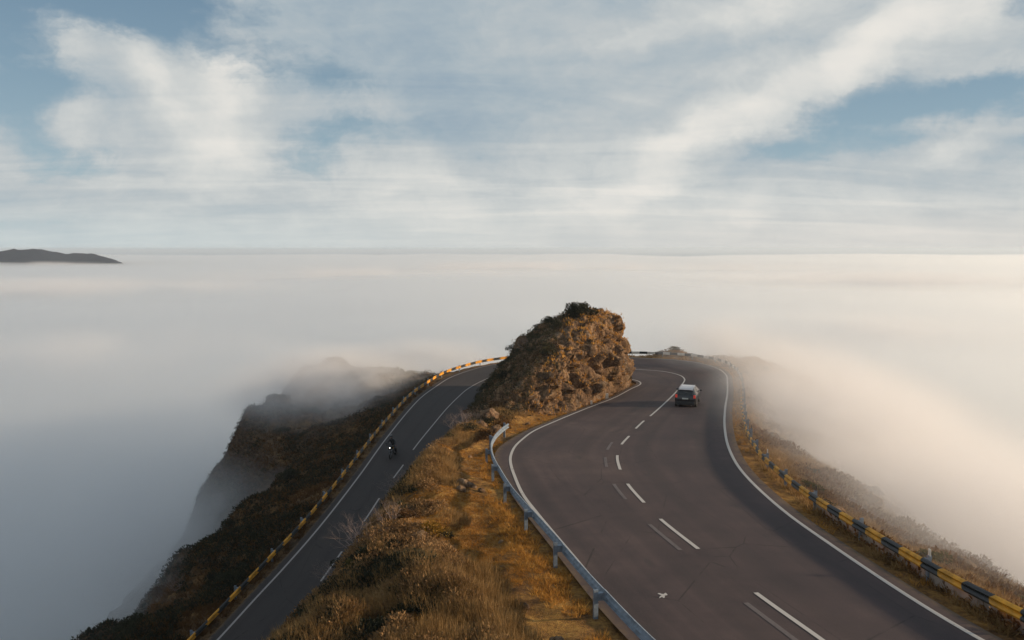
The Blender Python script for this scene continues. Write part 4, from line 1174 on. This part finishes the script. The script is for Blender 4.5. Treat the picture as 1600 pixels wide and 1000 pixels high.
def make_car(x, y, ang, label):
    root = empty('parked_car' if False else 'car', (x, y, drop(x, y) + .01), ang); tag(root, label, 'car'); root.scale = (.95, .95, 1.03)
    # y, half width, bottom, belt, roof height, roof half width
    st = [(-2.06, .70, .42, .62, .64, .60), (-2.04, .80, .34, .86, .90, .66), (-1.98, .85, .28, .97, 1.03, .68), (-1.86, .87, .26, 1.00, 1.24, .65), (-1.72, .88, .25, 1.01, 1.40, .62), (-1.45, .88, .25, 1.01, 1.47, .61),
          (-.6, .89, .24, 1.0, 1.50, .61), (.2, .89, .24, .99, 1.49, .60), (.55, .89, .24, .98, 1.42, .58), (.85, .89, .24, .97, 1.24, .60), (1.18, .88, .24, .96, .995, .66), (1.6, .86, .25, .88, .93, .62), (1.92, .80, .30, .74, .80, .58), (2.05, .68, .40, .56, .60, .5)]
    V = []; n = 15
    for (yy, w_, zb, zt, zr, wr) in st:
        half = [(0, zb), (w_ * .86, zb), (w_ * .97, zb + .10), (w_, (zb + zt) / 2), (w_ * .985, zt - .05), (wr + (w_ - wr) * .88, zt), (wr, zr - .035), (wr * .9, zr)]
        V += [(a, yy, b) for a, b in half]; V += [(0, yy, zr + .012)]; V += [(-a, yy, b) for a, b in half[:0:-1]]
    m = 16; F = []
    for i in range(len(st) - 1):
        for k in range(m): F.append((i * m + k, (i + 1) * m + k, (i + 1) * m + (k + 1) % m, i * m + (k + 1) % m))
    F.append(tuple(range(m))); F.append(tuple((len(st) - 1) * m + k for k in range(m - 1, -1, -1)))
    bm_ = me('body', V, F, True); body = ob('body', bm_, M_car, root)
    sb = body.modifiers.new('edge', 'BEVEL'); sb.width = .02; sb.segments = 2; sb.angle_limit = R(28)
    # roof skin, glass, lamps
    mb = MB(); mb.add([(-.56, -1.70, 1.424), (.56, -1.70, 1.424), (.56, -1.4, 1.495), (-.56, -1.4, 1.495), (.56, -.6, 1.523), (-.56, -.6, 1.523), (.55, .25, 1.510), (-.55, .25, 1.510)], [(0, 1, 2, 3), (3, 2, 4, 5), (5, 4, 6, 7)])
    mb.box((0, -1.74, 1.425), (1.16, .16, .03)); mb.build('roof_panel', M_roof, root)
    mb = MB(); mb.add([(-.60, -2.010, 1.04), (.60, -2.010, 1.04), (.55, -1.768, 1.375), (-.55, -1.768, 1.375)], [(0, 1, 2, 3)]); mb.build('rear_window', M_glass, root)
    mb = MB(); mb.add([(.58, .62, 1.40), (-.58, .62, 1.40), (-.62, 1.16, 1.02), (.62, 1.16, 1.02)], [(0, 1, 2, 3)]); mb.build('windscreen', M_glass, root)
    for s in (-1, 1):
        for y0, y1, a in ((-1.62, -.72, .05), (-.64, .18, .0)):
            q = [(s * .868, y0 - a, 1.03), (s * .868, y1, 1.03), (s * .648, y1 - .02, 1.42), (s * .648, y0 + .10 + a, 1.42)]
            mb = MB(); mb.add(q if s < 0 else q[::-1], [(0, 1, 2, 3)]); mb.build('side_window', M_glass, root)
        mb = MB(); mb.add([(s * .865, .28, 1.03), (s * .865, .98, 1.0), (s * .64, .52, 1.38), (s * .645, .28, 1.42)], [(0, 1, 2, 3) if s < 0 else (3, 2, 1, 0)]); mb.build('side_window', M_glass, root)
        mb = MB(); mb.box((s * .74, -2.005, .96), (.19, .10, .24), taper=.85); mb.build('tail_light', M_tail, root, bevel=.02)
        mb = MB(); mb.ell((s * .99, .78, 1.04), (.11, .06, .075)); mb.box((s * .91, .80, 1.01), (.10, .04, .03)); mb.build('mirror', M_car, root, True)
        mb = MB(); mb.box((s * .66, 1.93, .66), (.30, .12, .12)); mb.build('headlight', M_glass, root)
        for yy in (-1.28, 1.28):
            mb = MB(); mb.torus((s * .80, yy, .31), .23, .085, 'X', 24, 10, sq=1.15); ty = mb.build('tyre', M_rub, root, True)
            mb = MB(); mb.tube((s * .74, yy, .31), (s * .865, yy, .31), .17, .16, 16)
            for k in range(5):
                a = 2 * math.pi * k / 5; mb.tube((s * .872, yy, .31), (s * .872, yy + .18 * math.cos(a), .31 + .18 * math.sin(a)), .02, .016, 5)
            mb.build('rim', M_rim, ty)
            mb = MB(); mb.torus((s * .855, yy, .33), .33, .035, 'X', 20, 6); mb.build('wheel_arch', M_trim, root, True)
        mb = MB(); mb.tube((s * .57, -1.55, 1.535), (s * .57, .1, 1.56), .016, None, 6); mb.box((s * .57, -1.5, 1.51), (.03, .06, .05)); mb.box((s * .57, .05, 1.53), (.03, .06, .06)); mb.build('roof_rail', M_rim, root)
    mb = MB(); mb.box((0, -2.07, .44), (1.56, .12, .26)); mb.build('bumper', M_trim, root, bevel=.03)
    mb = MB(); mb.box((0, -2.10, .80), (.50, .02, .11)); mb.build('number_plate', M_plate, root)
    mb = MB(); mb.box((0, -1.80, 1.455), (1.0, .16, .025)); mb.build('spoiler', M_roof, root)
    mb = MB(); mb.tube((0, -2.0, 1.06), (.34, -1.93, 1.15), .010, .006, 5); mb.build('wiper', M_trim, root)
    mb = MB(); mb.tube((.5, -2.12, .27), (.5, -1.9, .27), .03, None, 8); mb.build('exhaust', M_rim, root)
    return root


make_car(14.3, 61.6, R(-19), 'small black hatchback with pale roof driving away up the bend')

# ------------------------------------------------------------------ motorcycle and rider
M_mb = plain('motorcycle_black', (.012, .012, .013), .35, .2, 0, 5, .4)
M_steel = plain('motorcycle_steel', (.16, .16, .17), .35, .8)


def make_bike(x, y, ang, lean):
    z0 = drop(x, y) + .01
    root = empty('motorcycle', (x, y, z0)); root.rotation_euler = (0, lean, ang); tag(root, 'black motorcycle with its single headlight lit coming up the lower road', 'motorcycle')
    for yy, nm in ((.74, 'wheel'), (-.70, 'wheel')):
        mb = MB(); mb.torus((0, yy, .32), .25, .062, 'X', 24, 8); wh = mb.build(nm, M_rub, root, True)
        mb = MB(); mb.torus((0, yy, .32), .20, .016, 'X', 20, 6); mb.tube((-.06, yy, .32), (.06, yy, .32), .04, None, 8)
        for k in range(6):
            a = math.pi * k / 3; mb.tube((0, yy, .32), (0, yy + .2 * math.cos(a), .32 + .2 * math.sin(a)), .012, None, 5)
        mb.build('rim', M_steel, wh)
    for s in (-1, 1):
        mb = MB(); mb.tube((s * .09, .74, .32), (s * .10, .47, .92), .026, .03, 8); mb.build('fork', M_steel, root)
        mb = MB(); mb.tube((s * .07, -.70, .32), (s * .07, -.18, .42), .025, None, 6); mb.build('swing_arm', M_mb, root)
        mb = MB(); mb.tube((s * .05, .46, .98), (s * .30, .40, 1.06), .014, None, 6); mb.tube((s * .30, .40, 1.06), (s * .40, .32, 1.05), .020, None, 6); mb.build('handlebar', M_mb, root)
        mb = MB(); mb.tube((s * .28, .42, 1.06), (s * .33, .46, 1.22), .008, None, 5); mb.ell((s * .34, .46, 1.24), (.07, .02, .045)); mb.build('mirror', M_mb, root)
        mb = MB(); mb.ell((s * .20, .42, .84), (.035, .03, .03)); mb.build('indicator', M_yel, root)
    mb = MB(); mb.box((0, .05, .46), (.26, .44, .34), taper=.85); mb.tube((-.2, .1, .42), (.2, .1, .42), .12, None, 10); mb.build('engine', M_steel, root, bevel=.03)
    mb = MB(); mb.ell((0, .16, .86), (.16, .32, .15)); mb.build('tank', M_mb, root, True)
    mb = MB(); mb.ell((0, -.32, .80), (.15, .38, .07)); mb.box((0, -.62, .84), (.20, .30, .08), taper=.7); mb.build('seat', M_trim, root, True)
    mb = MB(); mb.tube((0, .45, .95), (0, .02, .66), .035, None, 8); mb.tube((0, .02, .66), (0, -.55, .76), .03, None, 8); mb.tube((0, .40, .85), (0, .15, .30), .03, None, 8); mb.build('frame', M_mb, root)
    mb = MB(); mb.torus((0, .74, .34), .335, .03, 'X', 24, 6, sq=2.0); mb.build('front_mudguard', M_mb, root, True) if False else None
    fa = MB(); v = []; f = []
    for k in range(9):
        a = R(20 + 15 * k)
        for s in (-1, 1): v.append((s * .075, .74 + .345 * math.cos(a), .33 + .345 * math.sin(a)))
    f = [(2 * k, 2 * k + 1, 2 * k + 3, 2 * k + 2) for k in range(8)]; fa.add(v, f); fa.build('mudguard', M_mb, root)
    mb = MB(); mb.ell((0, .58, .92), (.15, .12, .14)); hs = mb.build('headlight_shell', M_mb, root, True)
    mb = MB(); mb.ell((0, .67, .92), (.045, .04, .045)); mb.build('headlamp', M_head, hs, True)
    mb = MB(); mb.add([(-.16, .60, 1.02), (.16, .60, 1.02), (.12, .50, 1.26), (-.12, .50, 1.26)], [(0, 1, 2, 3)]); o = mb.build('windshield', M_glass, root); o.modifiers.new('t', 'SOLIDIFY').thickness = .006
    mb = MB(); mb.tube((.16, .1, .3), (.18, -.75, .38), .035, .05, 8); mb.build('exhaust', M_steel, root)
    mb = MB(); mb.box((0, -.80, .78), (.12, .04, .07)); mb.build('tail_light', M_tail, root)
    return root


def skin_body(name, pts, edges, mat, parent=None, root_i=0, sub=2):
    m = bpy.data.meshes.new(name); m.from_pydata([p[:3] for p in pts], edges, []); o = bpy.data.objects.new(name, m); COL.objects.link(o)
    if parent: o.parent = parent
    md = o.modifiers.new('skin', 'SKIN'); md.use_smooth_shade = True
    if not m.skin_vertices:
        bm = bmesh.new(); bm.from_mesh(m); bm.verts.layers.skin.verify(); bm.to_mesh(m); bm.free()
    for k, p in enumerate(pts):
        r_ = p[3]; m.skin_vertices[0].data[k].radius = (r_, p[4] if len(p) > 4 else r_)
    m.skin_vertices[0].data[root_i].use_root = True
    s = o.modifiers.new('sub', 'SUBSURF'); s.levels = sub; s.render_levels = sub
    m.materials.append(mat); return o


bx, by = -9.75, 61.8
ang_b = math.atan2(-8, -1.05) - math.pi / 2
make_bike(bx, by, ang_b, R(5))
M_leather = plain('black_riding_leathers', (.020, .020, .022), .55, 0, .3, 8)
M_skin = plain('skin', (.42, .25, .18), .6)
M_helm = plain('helmet_shell', (.030, .030, .034), .2, 0, 0, 5, .6)
# rider: pelvis 0, waist 1, chest 2, neck 3, head 4, shoulders, elbows, wrists, hands, hips, knees, ankles, toes
pts = [(0, -.28, .92, .15, .13), (0, -.22, 1.10, .14, .12), (0, -.10, 1.34, .18, .13), (0, -.02, 1.52, .065), (0, .01, 1.60, .07)]
ed = [(0, 1), (1, 2), (2, 3), (3, 4)]
for s in (-1, 1):
    b = len(pts); pts += [(s * .20, -.08, 1.44, .075), (s * .34, .12, 1.22, .052), (s * .345, .33, 1.09, .036), (s * .345, .40, 1.07, .040)]
    ed += [(2, b), (b, b + 1), (b + 1, b + 2), (b + 2, b + 3)]
    b = len(pts); pts += [(s * .12, -.22, .88, .10), (s * .25, .20, .76, .072), (s * .23, -.12, .36, .05), (s * .24, -.02, .29, .045), (s * .25, .10, .28, .035)]
    ed += [(0, b), (b, b + 1), (b + 1, b + 2), (b + 2, b + 3), (b + 3, b + 4)]
rider = skin_body('person', pts, ed, M_leather)
rider.location = (bx, by, drop(bx, by) + .01); rider.rotation_euler = (0, R(5), ang_b)
tag(rider, 'rider in black leathers and dark helmet astride the motorcycle, both hands on the bars', 'person')
mb = MB(); mb.ell((0, .03, 1.72), (.125, .15, .155), 18, 12); hm = mb.build('helmet', M_helm, rider, True)
mb = MB(); mb.ell((0, .095, 1.725), (.105, .095, .055), 14, 8); mb.build('visor', M_glass, hm, True)
mb = MB(); mb.ell((0, .10, 1.66), (.07, .07, .07), 12, 8); mb.build('face', M_skin, rider, True)
for s in (-1, 1):      # gloved fingers wrapped over the grips
    mb = MB()
    for k in range(4):
        x0 = s * (.315 + .022 * k); mb.tube((x0, .40, 1.085), (x0, .445 - .004 * k, 1.075), .010, .009, 6); mb.tube((x0, .445 - .004 * k, 1.075), (x0, .44, 1.04), .009, .008, 6)
    mb.tube((s * .30, .385, 1.06), (s * .275, .415, 1.045), .011, .009, 6); mb.build('fingers', M_leather, rider, True)
mb = MB(); mb.box((0, -.30, 1.28), (.26, .14, .36), taper=.85); mb.build('backpack', M_trim, rider, bevel=.03) if False else None
